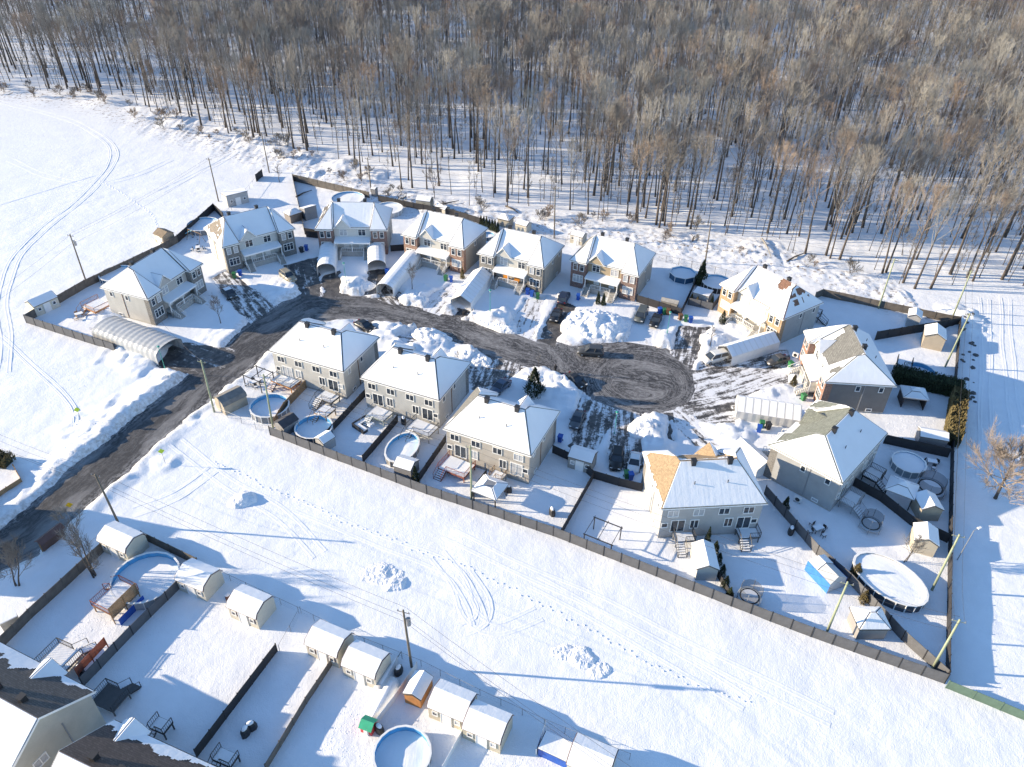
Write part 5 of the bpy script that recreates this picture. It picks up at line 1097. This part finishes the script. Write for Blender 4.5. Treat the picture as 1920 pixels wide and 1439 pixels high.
def shelter():
    p = P(1545,1084,0); T = thing('tarp_shelter', 'collapsed grey and blue tarp shelter beside the slanted black fence', 'shelter', (p.x,p.y,0), ang(1545,1084,-36,-38))
    MB().add([(-2,-1.4,0),(2,-1.4,0),(2,1.4,0),(-2,1.4,0),(-2,-1.3,1.7),(2,-1.3,1.6),(2,1.3,1.7),(-2,1.3,1.6),(-1.8,0,2.3),(1.7,.1,2.35)], [(0,1,5,4),(1,2,6,9,5),(2,3,7,6),(3,0,4,8,7),(4,5,9,8),(6,7,8,9)]).build('cover', TARP_IN, T)
    MB().add([(-2.03,-1.44,0),(2.03,-1.44,0),(2.03,-1.36,1.62),(-2.03,-1.36,1.72),(-2.03,1.44,0),(2.03,1.44,0),(2.03,1.36,1.72),(-2.03,1.36,1.62)], [(0,1,2,3),(7,6,5,4)]).build('side_sheet', mat('tarp_bright_blue',(.04,.19,.60),.5,.15), T)
    s = MB(); s.add([(.4,-1.35,1.75),(2.05,-1.35,1.72),(1.75,.1,2.45),(.5,.05,2.45)], [(0,1,2,3)]).add([(.4,1.35,1.75),(.5,.05,2.45),(1.75,.1,2.45),(2.05,1.35,1.8)], [(0,1,2,3)]); s.build('snow_layer', SNOW_R, T)
shelter()
def trampoline(px, py, r, label):
    p = P(px, py, .6); p.z = 0; T = thing('trampoline', label, 'trampoline', p, 0, 'netted trampolines'); n = 16
    MB().lathe([(r*.82,.78),(r,.80),(r,.72),(r*.82,.70)], n).build('pad', mat('tramp_pad',(.4,.45,.5)), T); MB().disc(r*.83, .76, n).build('mat', BLACK, T); MB().disc(r*.7, .80, n).build('snow_layer', SNOW_R, T)
    MB().lathe([(r*.84,.8),(r*.86,2.4)], n).build('net', NET, T)
    for k in range(6):
        a = 2*PI*k/6; x, y = math.cos(a), math.sin(a); MB().tube([(x*r,y*r,-.15),(x*r,y*r,1.6),(x*r*.9,y*r*.9,2.5)], .04, 6).build('pole', GREY, T)
trampoline(1632,984,1.5,'small trampoline behind the grey house stairs'); trampoline(1744,915,2.1,'large netted trampoline beside the small round pool'); trampoline(1405,1120,1.5,'white-rimmed trampoline at the front fence by the row of cedars')
BIN = MB().add([(-.24,-.28,.05),(.24,-.28,.05),(.24,.24,.05),(-.24,.24,.05),(-.3,-.36,1.0),(.3,-.36,1.0),(.3,.34,1.0),(-.3,.34,1.0)], [(3,2,1,0),(4,5,6,7),(0,1,5,4),(1,2,6,5),(2,3,7,6),(3,0,4,7)])
LID = MB().box(-.33,.33,-.4,.38,1.002,1.08); BM = {}
BINS = [(836,527,GREEN,'green wheeled bin beside the orange-red brick house stairs'),(846,529,BLUE,'blue wheeled bin beside the orange-red brick house stairs'),(989,552,BLUE,'leftmost blue bin at the grey brick house with porch furniture'),(997,556,BLUE,'second blue bin at the grey brick house with porch furniture'),(1008,559,GREEN,'green bin at the right corner of the grey brick house'),(1084,562,BLUE,'blue bin beside the dark blue suv'),(440,520,GREEN,'green bin at the left foot of the grey brick house steps'),(451,517,BLUE,'blue bin at the left foot of the grey brick house steps'),(575,470,BLUE,'blue bin in the shaded gap left of the red brick house'),(566,474,BLACK,'black bin in the shaded gap left of the red brick house'),(726,513,BLUE,'blue bin beside the right arched tent'),
    (1237,586,BLUE,'blue bin by the fence corner near the black car'),(1245,588,GREEN,'green bin by the fence corner near the black car'),(1252,590,BROWN,'brown bin by the fence corner near the teal lamp'),(1275,600,BROWN,'brown bin at the edge of the muddy driveway'),(1285,603,GREEN,'green bin at the edge of the muddy driveway'),(1294,605,BLUE,'blue bin at the edge of the muddy driveway'),(1481,689,GREEN,'green bin behind the grey-brown sedan'),(1422,810,BLUE,'blue bin beside the largest pale tent'),(1427,802,GREEN,'green bin beside the largest pale tent'),(1439,805,BLACK,'black bin beside the largest pale tent'),(1505,750,GREEN,'green bin at the orange brick house steps'),(1050,828,BLUE,'blue bin in the shade behind the beige house corner'),(1182,899,BLUE,'blue bin at the nose of the white car'),(1174,896,GREEN,'green bin between white car and black suv')]
for x, y, m, l in BINS:
    p = P(x, y, 0)
    if m.name not in BM: BM[m.name] = (BIN.mesh('bin_body', m), LID.mesh('lid', m))
    T = thing('wheeled_bin', l, 'bin', (p.x, p.y, max(-.2, min(.1, gz(p.x, p.y)))), random.uniform(-.4,.4), 'wheeled bins'); T.scale = (1.15,)*3; obj('bin_body', BM[m.name][0], T); obj('lid', BM[m.name][1], T)
    for s in (-1, 1): MB().tube([(s*.26,.3,.1),(s*.33,.3,.1)], .1, 8).build('wheel', RUBBER, T)
# lumpy heap ploughed off the turning circle
def heap(px, py, rx, ry, h, rz, label, seed, clod=.15):
    p = P(px, py, RZ); n = 130; g = np.linspace(-1.15, 1.15, n); X, Y = np.meshgrid(g, g); X, Y = X.ravel(), Y.ravel(); d = np.hypot(X, Y)*(1+.18*vnoise(X, Y, .5, seed)); q = np.clip(1-d**2, 0, 1)**.75
    wx, wy = X*rx, Y*ry; z = h*q*(.8+.3*vnoise(wx, wy, 2.0, seed+1)+.16*vnoise(wx, wy, .8, seed+2)) + np.where(q > 0, clod*np.abs(vnoise(wx, wy, .45, seed+3)) + clod*np.abs(vnoise(wx, wy, .9, seed+4)) + .4*clod*np.abs(vnoise(wx, wy, .22, seed+5)), 0) - .35*(q <= 0) - .1
    me = grid_mesh('snow_heap', n, n, wx, wy, z, SNOW_P, {}); tag(obj('snow_heap', me, None, (p.x, p.y, -.05), rz), label, 'snow heap', 'ploughed snow heaps')
heap(1115,612,6.8,5.4,2.5,-.4,'largest ploughed snow heap in front of the dark brick house',81); heap(1212,806,3.2,2.4,1.5,.3,'pointed snow heap right of the teal lamp near the black suv',82); heap(1340,642,3.0,2.6,1.3,.2,'snow heap beside the sapling of the yellow brick house',83); heap(668,538,3.6,2.6,1.2,.1,'snow heap between the two arched tents',84); heap(930,608,4.6,2.2,1.1,-.5,'long snow heap beside the peaked tent at the roadside',85); heap(776,562,3.4,2.2,1.1,-.3,'snow heap at the mouth of the long slanted tent',86); heap(805,632,4.2,2.2,1.2,-.4,'snow heap on the inner side of the road behind the front left roofs',87); heap(888,675,3.6,2.0,1.0,-.4,'snow heap on the inner side of the road above the shaded driveways',88)
heap(457,940,2.2,1.6,1.0,.2,'steep little snow heap on the open strip near the road signs',91,.085); heap(712,1078,3.4,2.0,.45,-.2,'broken snow heap in the middle of the open strip, left part',92,.085); heap(738,1098,1.8,1.2,.45,.3,'broken snow heap in the middle of the open strip, right part',93,.085)
heap(1058,1226,2.0,1.3,.35,.1,'low broken snow heap on the open strip above the transformer pole shadow, left part',94,.085); heap(1090,1236,2.0,1.5,.75,-.3,'broken snow heap on the open strip, middle and tallest of three',95,.085); heap(1124,1260,1.6,1.2,.55,.2,'broken snow heap on the open strip, right of three',96,.085)
# playhouse, barrel, boats, furniture
def at(px, py): q = P(px, py, 0); return (q.x, q.y, gz(q.x, q.y))
T = thing('playhouse', 'small red playhouse with a green roof near the round blue pool', 'playhouse', at(692,1368), rad(-20)); MB().box(-.65,.65,-.55,.55,-.1,1.1).build('wall', mat('toy_red',(.5,.06,.07)), T); MB().sheet([(-.75,1.05),(0,1.6),(.75,1.05)], .06, -.75, .75).build('roof', mat('toy_green',(.03,.35,.2)), T); MB().box(-.3,.3,-.58,-.552,0,.85).build('door', WHITE, T)
T = thing('burn_barrel', 'dark fire barrel with snow cap beside the shuttered cream shed', 'barrel', at(429,1124)); MB().lathe([(.34,-.1),(.34,.3),(.36,.32),(.34,.34),(.34,.9)], 14).build('drum', mat('rust',(.10,.045,.04)), T); MB().lathe([(.35,.9),(.2,1.02),(.02,1.05)], 14).build('snow_layer', SNOW_R, T, True)
def boat(px, py, d, L, W, label, m):
    T = thing('boat', label, 'boat', at(px, py), ang(px, py, *d), 'stored boats'); vs = []; n = 9; st = 11
    for i in range(st):
        t = i/(st-1); w = W/2*math.sin(PI*min(1, .22+.78*(1-t)))**.6 if t < .98 else .02; w = W/2*(1-t**3.2)*(.75+.25*min(1, t*5)) + .02
        vs += [(-L/2+L*t, w*math.sin(-PI/2+PI*j/(n-1)), .15+.75*math.cos(-PI/2+PI*j/(n-1))*(1-.3*t)) for j in range(n)]
    MB().add(vs, [(i*n+j, i*n+j+1, (i+1)*n+j+1, (i+1)*n+j) for i in range(st-1) for j in range(n-1)] + [tuple(range(n))[::-1]]).build('hull', m, T, True)
    MB().add([(x, y*.6, z+.05) for x, y, z in vs], [(i*n+j, i*n+j+1, (i+1)*n+j+1, (i+1)*n+j) for i in range(1, st-1) for j in range(1, n-2)]).build('snow_layer', SNOW_R, T, True); MB().tube([(L/2,0,.3),(L/2+.9,0,.2)], .04, 5).build('tow_bar', BLACK, T)
boat(728,1266,(14,-24),4.4,1.6,'upturned pale boat beside the cream shed',mat('boat_white',(.6,.6,.6))); boat(718,1316,(-14,26),5.2,2.0,'snow-covered trailer boat beside the white fence',TARP)
def patio_set(px, py, label, n=4, seed=0, col=BLACK):
    R = random.Random(seed); T = thing('patio_table', label, 'patio table', at(px, py), R.uniform(0, 3), 'patio tables'); MB().box(-.7,.7,-.45,.45,.68,.72).build('table_top', col, T); MB().box(-.68,.68,-.43,.43,.722,.82).build('snow_layer', SNOW_R, T)
    for x in (-.6,.6):
        for y in (-.35,.35): MB().box(x-.03,x+.03,y-.03,y+.03,-.1,.678).build('leg', col, T)
    for i in range(n):
        a = 2*PI*i/n + .4; q = P(px, py, 0); x, y = q.x + 1.25*math.cos(a), q.y + 1.1*math.sin(a); C = thing('patio_chair', label.replace('table', 'chair').replace('set out', 'standing'), 'patio chair', (x, y, gz(x, y)), a+PI/2+R.uniform(-.4,.4), 'chairs at ' + label)
        MB().box(-.26,.26,-.26,.26,.40,.46).build('seat', col, C); MB().box(-.26,.26,.22,.28,.462,.95).build('backrest', col, C); MB().box(-.24,.24,-.24,.2,.462,.53).build('snow_layer', SNOW_R, C)
        for xx in (-.22,.22):
            for y2 in (-.22,.22): MB().box(xx-.025,xx+.025,y2-.025,y2+.025,-.1,.398).build('leg', col, C)
patio_set(1532,996,'black patio table beside the grey house wall',4,1); patio_set(1745,872,'black patio table above the large netted trampoline',3,2); patio_set(478,722,'dark patio table under the bare pergola',4,3); patio_set(150,595,'brown patio table in the corner house yard',3,4,WOOD); patio_set(372,470,'cluttered patio table behind the grey brick house',4,5); patio_set(125,1240,'green patio table on the gabled house deck',3,6,GREEN)
def sofa(px, py, label, d):
    T = thing('garden_sofa', label, 'garden sofa', at(px, py), ang(px, py, *d)); MB().box(-1.4,1.4,.5,1.3,0,.4).box(-1.4,-.6,-1.2,.498,0,.4).build('base', BLACK, T); MB().box(-1.4,1.4,1.3,1.45,0,.8).box(-1.55,-1.402,-1.2,1.45,0,.8).build('backrest', BLACK, T); MB().box(-1.35,1.35,.55,1.28,.402,.6).box(-1.35,-.65,-1.15,.548,.402,.6).build('snow_layer', SNOW_R, T); MB().box(.1,1.1,-.9,-.2,0,.35).box(.15,1.05,-.85,-.25,.352,.5).build('ottoman', SNOW_R, T)
sofa(686,800,'dark corner sofa under snow on the shaded lawn',(36,-22))
def grill(px, py, label):
    T = thing('covered_grill', label, 'grill', at(px, py), random.uniform(0, 3), 'covered grills'); MB().lathe([(.5,-.1),(.52,.6),(.45,.95),(.3,1.12),(.02,1.15)], 8, (0,0), 1.25, .8).build('cover', BLACK, T); MB().lathe([(.33,1.1),(.25,1.25),(.02,1.3)], 8, (0,0), 1.25, .8).build('snow_layer', SNOW_R, T, True); MB().box(-.5,.5,-.04,.04,.7,.76).build('handle', GREY, T)
for x, y, l in ((1035,965,'lone dark covered grill on the lawn near the black divider'),(952,922,'covered grill beside the white tented gazebo'),(1482,1000,'dark covered grill against the slanted black fence'),(872,1362,'round covered grill near the round blue pool at the bottom'),(152,1262,'covered grill by the wooden privacy screen'),(748,1262,'dark covered grill at the foot of the transformer pole'),(462,1377,'front one of two small dark things on the shaded lawn'),(472,1367,'rear one of two small dark things on the shaded lawn'),(712,1372,'small dark toy beside the red playhouse'),(757,794,'covered grill on the deck above the oval pool')): 
    g = grill(x, y, l)
p = at(22,1172); T = thing('utility_cabinet', 'pale utility cabinet beside the weathered fence at the left edge', 'cabinet', p, rad(40)); MB().box(-.9,.9,-.6,.6,-.1,1.4).build('cabinet_body', LGM if 'LGM' in globals() else mat('cabinet',(.42,.42,.4)), T); MB().box(-.95,.95,-.65,.65,1.402,1.55).build('snow_layer', SNOW_R, T)
T = thing('mailbox_bank', 'dark brown roofed mailbox bank at the road edge, lower left', 'mailboxes', at(102,1020), ang(102,1020,20,-16)); MB().box(-1.6,1.6,-.3,.3,.0,1.5).build('box_row', mat('mailbox',(.10,.06,.05)), T); MB().sheet([(-.7,1.5),(0,1.95),(.7,1.5)], .06, -1.8, 1.8).build('roof', mat('mailbox_roof',(.12,.07,.065)), T); MB().box(-1.7,-1.6,-.06,.06,-.2,1.5).box(1.6,1.7,-.06,.06,-.2,1.5).build('posts', WOOD, T)
T = thing('snow_blower', 'red snow blower at the back of the ribbed tent', 'snow blower', at(183,622), rad(30)); MB().box(-.4,.2,-.3,.3,.2,.7).build('engine', mat('machine_red',(.45,.03,.03)), T); MB().box(.2,.6,-.4,.4,0,.55).build('auger_housing', BLACK, T); MB().tube([(-.4,-.25,.6),(-1.1,-.25,1.0)], .03, 5).tube([(-.4,.25,.6),(-1.1,.25,1.0)], .03, 5).build('handles', BLACK, T); MB().tube([(.3,0,.5),(.3,0,1.0),(.5,.1,1.15)], .09, 8).build('chute', mat('machine_red',(.45,.03,.03)), T)
for s in (-1, 1): MB().tube([(-.1,s*.32,.22),(-.1,s*.42,.22)], .22, 12).build('wheel', RUBBER, T)
T = thing('play_set', 'wooden swing set with a pale blue slide behind the grey brick house', 'play set', at(368,452), ang(368,452,26,10)); MB().tube([(-2,-.9,-.1),(-2,0,2.2),(-2,.9,-.1)], .06, 6).tube([(2,-.9,-.1),(2,0,2.2),(2,.9,-.1)], .06, 6).tube([(-2,0,2.2),(2,0,2.2)], .06, 6).build('frame', WOOD, T)
for x in (-1, .6): MB().box(x-.25,x+.25,-.1,.1,.5,.54).build('swing_seat', BLACK, T); MB().tube([(x-.23,0,.54),(x-.23,0,2.15)], .015, 4).tube([(x+.23,0,.54),(x+.23,0,2.15)], .015, 4).build('chain', GREY, T)
MB().add([(-2,.2,1.5),(-2,.8,1.5),(-4.4,.8,.1),(-4.4,.2,.1),(-2,.15,1.75),(-4.4,.15,.3),(-2,.85,1.75),(-4.4,.85,.3)], [(0,1,2,3),(0,3,5,4),(1,6,7,2)]).build('slide', mat('slide_blue',(.25,.6,.75)), T)
T = thing('scooter', 'black scooter under the mouth of the peaked tent', 'scooter', at(872,586), rad(60)); MB().box(-.6,.3,-.14,.14,.3,.75).build('body', BLACK, T); MB().tube([(.3,0,.4),(.55,0,1.05)], .05, 6).tube([(.5,-.3,1.05),(.5,.3,1.05)], .03, 5).build('handlebar', GREY, T)
for x in (-.55, .55): MB().tube([(x,-.06,.25),(x,.06,.25)], .26, 12).build('wheel', RUBBER, T)
MB().box(-.6,.0,-.16,.16,.752,.9).build('seat', BLACK, T)
for sx_ in (-1.2, 1.3):
    hT, hrz, hW = H['h5']; c, n = math.cos(hrz), math.sin(hrz); lx, ly = sx_, -5.55
    T = thing('porch_bench', ('left' if sx_ < 0 else 'right') + ' orange wooden bench on the porch of the grey brick house', 'bench', (hT.location.x + c*lx - n*ly, hT.location.y + n*lx + c*ly, 1.1), hrz); MB().box(-.6,.6,-.25,.25,.38,.45).build('seat', mat('bench_orange',(.6,.26,.04),.7), T); MB().box(-.6,.6,.2,.26,.452,.9).build('backrest', mat('bench_orange',(.6,.26,.04),.7), T)
    for xx in (-.52,.52): MB().box(xx-.04,xx+.04,-.2,.2,0,.378).build('leg', mat('bench_orange',(.6,.26,.04),.7), T)
# heat pumps on house sides
for x, y, l in ((1494,942,'white heat pump on the grey house wall'),(1049,560,'heat pump by the side of the grey brick house'),(1490,672,'left heat pump behind the grey-brown sedan')):
    T = thing('heat_pump', l, 'heat pump', at(x, y), rad(-40), 'heat pumps'); MB().box(-.5,.5,-.18,.18,.25,1.05).build('case', WHITE, T); MB().lathe([(.34,0),(.3,.02),(.02,.02)], 14).build('fan_grille', BLACK, T, loc=(0,-.18,.65)).rotation_euler = (PI/2,0,0); MB().box(-.45,-.35,-.15,.15,-.1,.248).box(.35,.45,-.15,.15,-.1,.248).build('feet', GREY, T)
# dark rocks poking out of the snow beside the right track
RK = []
for i in range(4):
    m = MB(); a = [(math.cos(2*PI*k/7)*random.uniform(.7,1), math.sin(2*PI*k/7)*random.uniform(.7,1)) for k in range(7)]; m.add([(x,y,-.2) for x, y in a]+[(x*.75,y*.75,.45*random.uniform(.7,1.2)) for x, y in a], [tuple(range(7,14))]+[(k,(k+1)%7,7+(k+1)%7,7+k) for k in range(7)]); RK.append(m.mesh('rock', mat('rock',(.09,.09,.095),.9,.3)))
for i in range(30):
    x, y = 1806+random.uniform(-4,26), random.uniform(590,760); p = at(x, y); o = obj('rock', random.choice(RK), None, (p[0],p[1],p[2]-.05), random.uniform(0,6)); s = random.uniform(.25,.75); o.scale = (s,s,s); tag(o, 'dark rock half buried in snow beside the track outside the right boundary fence', 'rock', 'rocks beside the right track')

# ------------------------------------------------------------------ tracks and footprints in the snow
def track(px, offs, name='snow_track', w=.5, h=.1):
    c = [P(*q, 0) for q in px]; d = [c[0]]
    for i in range(len(c)-1):                        # Catmull-Rom
        p0, p1, p2, p3 = c[max(i-1,0)], c[i], c[i+1], c[min(i+2,len(c)-1)]; n = max(3, int((p2-p1).length/1.2))
        for k in range(1, n+1):
            t = k/n; d.append(.5*((2*p1)+(-p0+p2)*t+(2*p0-5*p1+4*p2-p3)*t*t+(-p0+3*p1-3*p2+p3)*t**3))
    sec = [(-w,-.05),(-w*.62,h),(-w*.38,.02),(w*.38,.02),(w*.62,h),(w,-.05)]; m = MB(); ns = len(sec)
    for o in offs:
        vs = []
        for i, p in enumerate(d):
            t = (d[min(i+1,len(d)-1)]-d[max(i-1,0)]).normalized(); n = Vector((-t.y,t.x,0)); q = p + n*(o+.1*math.sin(i*.37+o)); g = gz(q.x, q.y)
            vs += [((q+n*a).x, (q+n*a).y, g + b*(.75+.5*random.random())) for a, b in sec]
        m.add(vs, [(i*ns+j, i*ns+j+1, (i+1)*ns+j+1, (i+1)*ns+j) for i in range(len(d)-1) for j in range(ns-1)])
    m.build(name, SNOW_R, None, True)['kind'] = 'structure'
track([(-40,182),(60,205),(140,228),(190,256),(214,282),(208,310),(182,345),(140,385),(80,432),(36,478),(14,525),(5,575),(12,640),(8,700)], (-1.0,.75), w=.5, h=.055)
track([(-20,392),(60,366),(120,347),(178,330)], (0,), w=.35, h=.045); track([(0,632),(50,677),(100,722),(135,765),(142,800)], (-.3,.4), w=.3, h=.045)
track([(1846,560),(1848,640),(1848,760),(1846,900)], (-.8,.8), w=.45, h=.045); track([(1885,560),(1890,660),(1905,790),(1925,900)], (-.8,.8), w=.45, h=.045)
for q in ([(840,1000),(960,1060),(1100,1120),(1240,1190),(1400,1270),(1560,1350)],[(870,1075),(905,1130),(900,1165),(870,1180)],[(820,1040),(860,1095),(880,1150),(930,1180),(1010,1150)],[(560,950),(700,1010),(830,1060),(880,1120),(900,1170)],[(1000,1090),(1130,1160),(1270,1240),(1400,1320)],[(330,830),(420,900),(520,960),(600,1040)],[(250,960),(330,930),(400,880)],[(20,300),(90,330),(170,345),(250,330),(320,300)],[(300,360),(360,330),(420,300),(460,275)]): track(q, (-.9,.9), w=.42, h=.035)
def footprints(px, step=.75):
    c = [P(*q, 0) for q in px]; m = MB(); s = 0
    for a, b in zip(c[:-1], c[1:]):
        L = (b-a).length; u = (b-a)/L; n = Vector((-u.y,u.x,0)); k = int(L/step)
        for i in range(k):
            s ^= 1; q = a + u*(i*step) + n*((.14 if s else -.14) + .5*math.sin(i*.13) + random.uniform(-.1,.1)) + u*random.uniform(-.25,.25); g = gz(q.x, q.y)
            m.add([(q+u*x+n*y).to_tuple()[:2] + (g+z,) for x, y, z in ((-.15,-.09,-.02),(.15,-.09,-.02),(.15,.09,-.02),(-.15,.09,-.02),(-.09,-.05,.09),(.09,-.05,.09),(.09,.05,.09),(-.09,.05,.09))], [(0,1,5,4),(1,2,6,5),(2,3,7,6),(3,0,4,7),(4,5,6,7)])
    tag(m.build('footprint_trail', SNOW_R), 'line of footprints trodden in the snow', 'footprints', kind='stuff')
footprints([(400,867),(485,910),(640,980),(770,1030),(902,1079),(975,1116),(1060,1161),(1135,1200),(1205,1242),(1290,1282),(1420,1330)])
def trample(px, py, r, n, label):
    c = P(px, py, 0); m = MB()
    for i in range(n):
        a, q = random.uniform(0, 2*PI), r*math.sqrt(random.random()); x, y = c.x + q*math.cos(a)*1.4, c.y + q*math.sin(a); g = gz(x, y); s = random.uniform(.1,.24); e = random.uniform(0, 3); h = random.uniform(.015,.05)
        m.add([(x+s*math.cos(e+k*PI/2)*(1,.6)[k%2], y+s*math.sin(e+k*PI/2)*(1,.6)[k%2], g-.03) for k in range(4)] + [(x, y, g+h)], [(0,1,4),(1,2,4),(2,3,4),(3,0,4)])
    tag(m.build('trodden_snow', SNOW_R), label, 'trodden snow', kind='stuff')
for q in ((940,1405,4,330,'trodden snow in front of the tan shed at the bottom edge'),(690,1392,4,300,'trodden snow around the red playhouse'),(835,1365,3,160,'trodden snow beside the grey-cream shed'),(705,815,3.5,220,'trodden snow on the shaded lawn left of the black divider fence'),(220,1175,4,260,'trodden snow below the brown pool deck'),(1720,805,3.5,240,'trodden snow behind the long low grey shed'),(150,700,5,260,'trodden snow on the bank in front of the corner yard fence'),(215,840,6,360,'churned snow along the far road bank'),(1450,720,5,300,'churned snow in front of the orange brick house'),(1090,985,3,120,'trodden snow beside the thin black frame')): trample(*q)
footprints([(186,340),(240,372),(290,410),(292,430)]); footprints([(1430,925),(1445,950),(1470,985)])
print('trees', len(near), len(far), 'objects', len(bpy.data.objects))
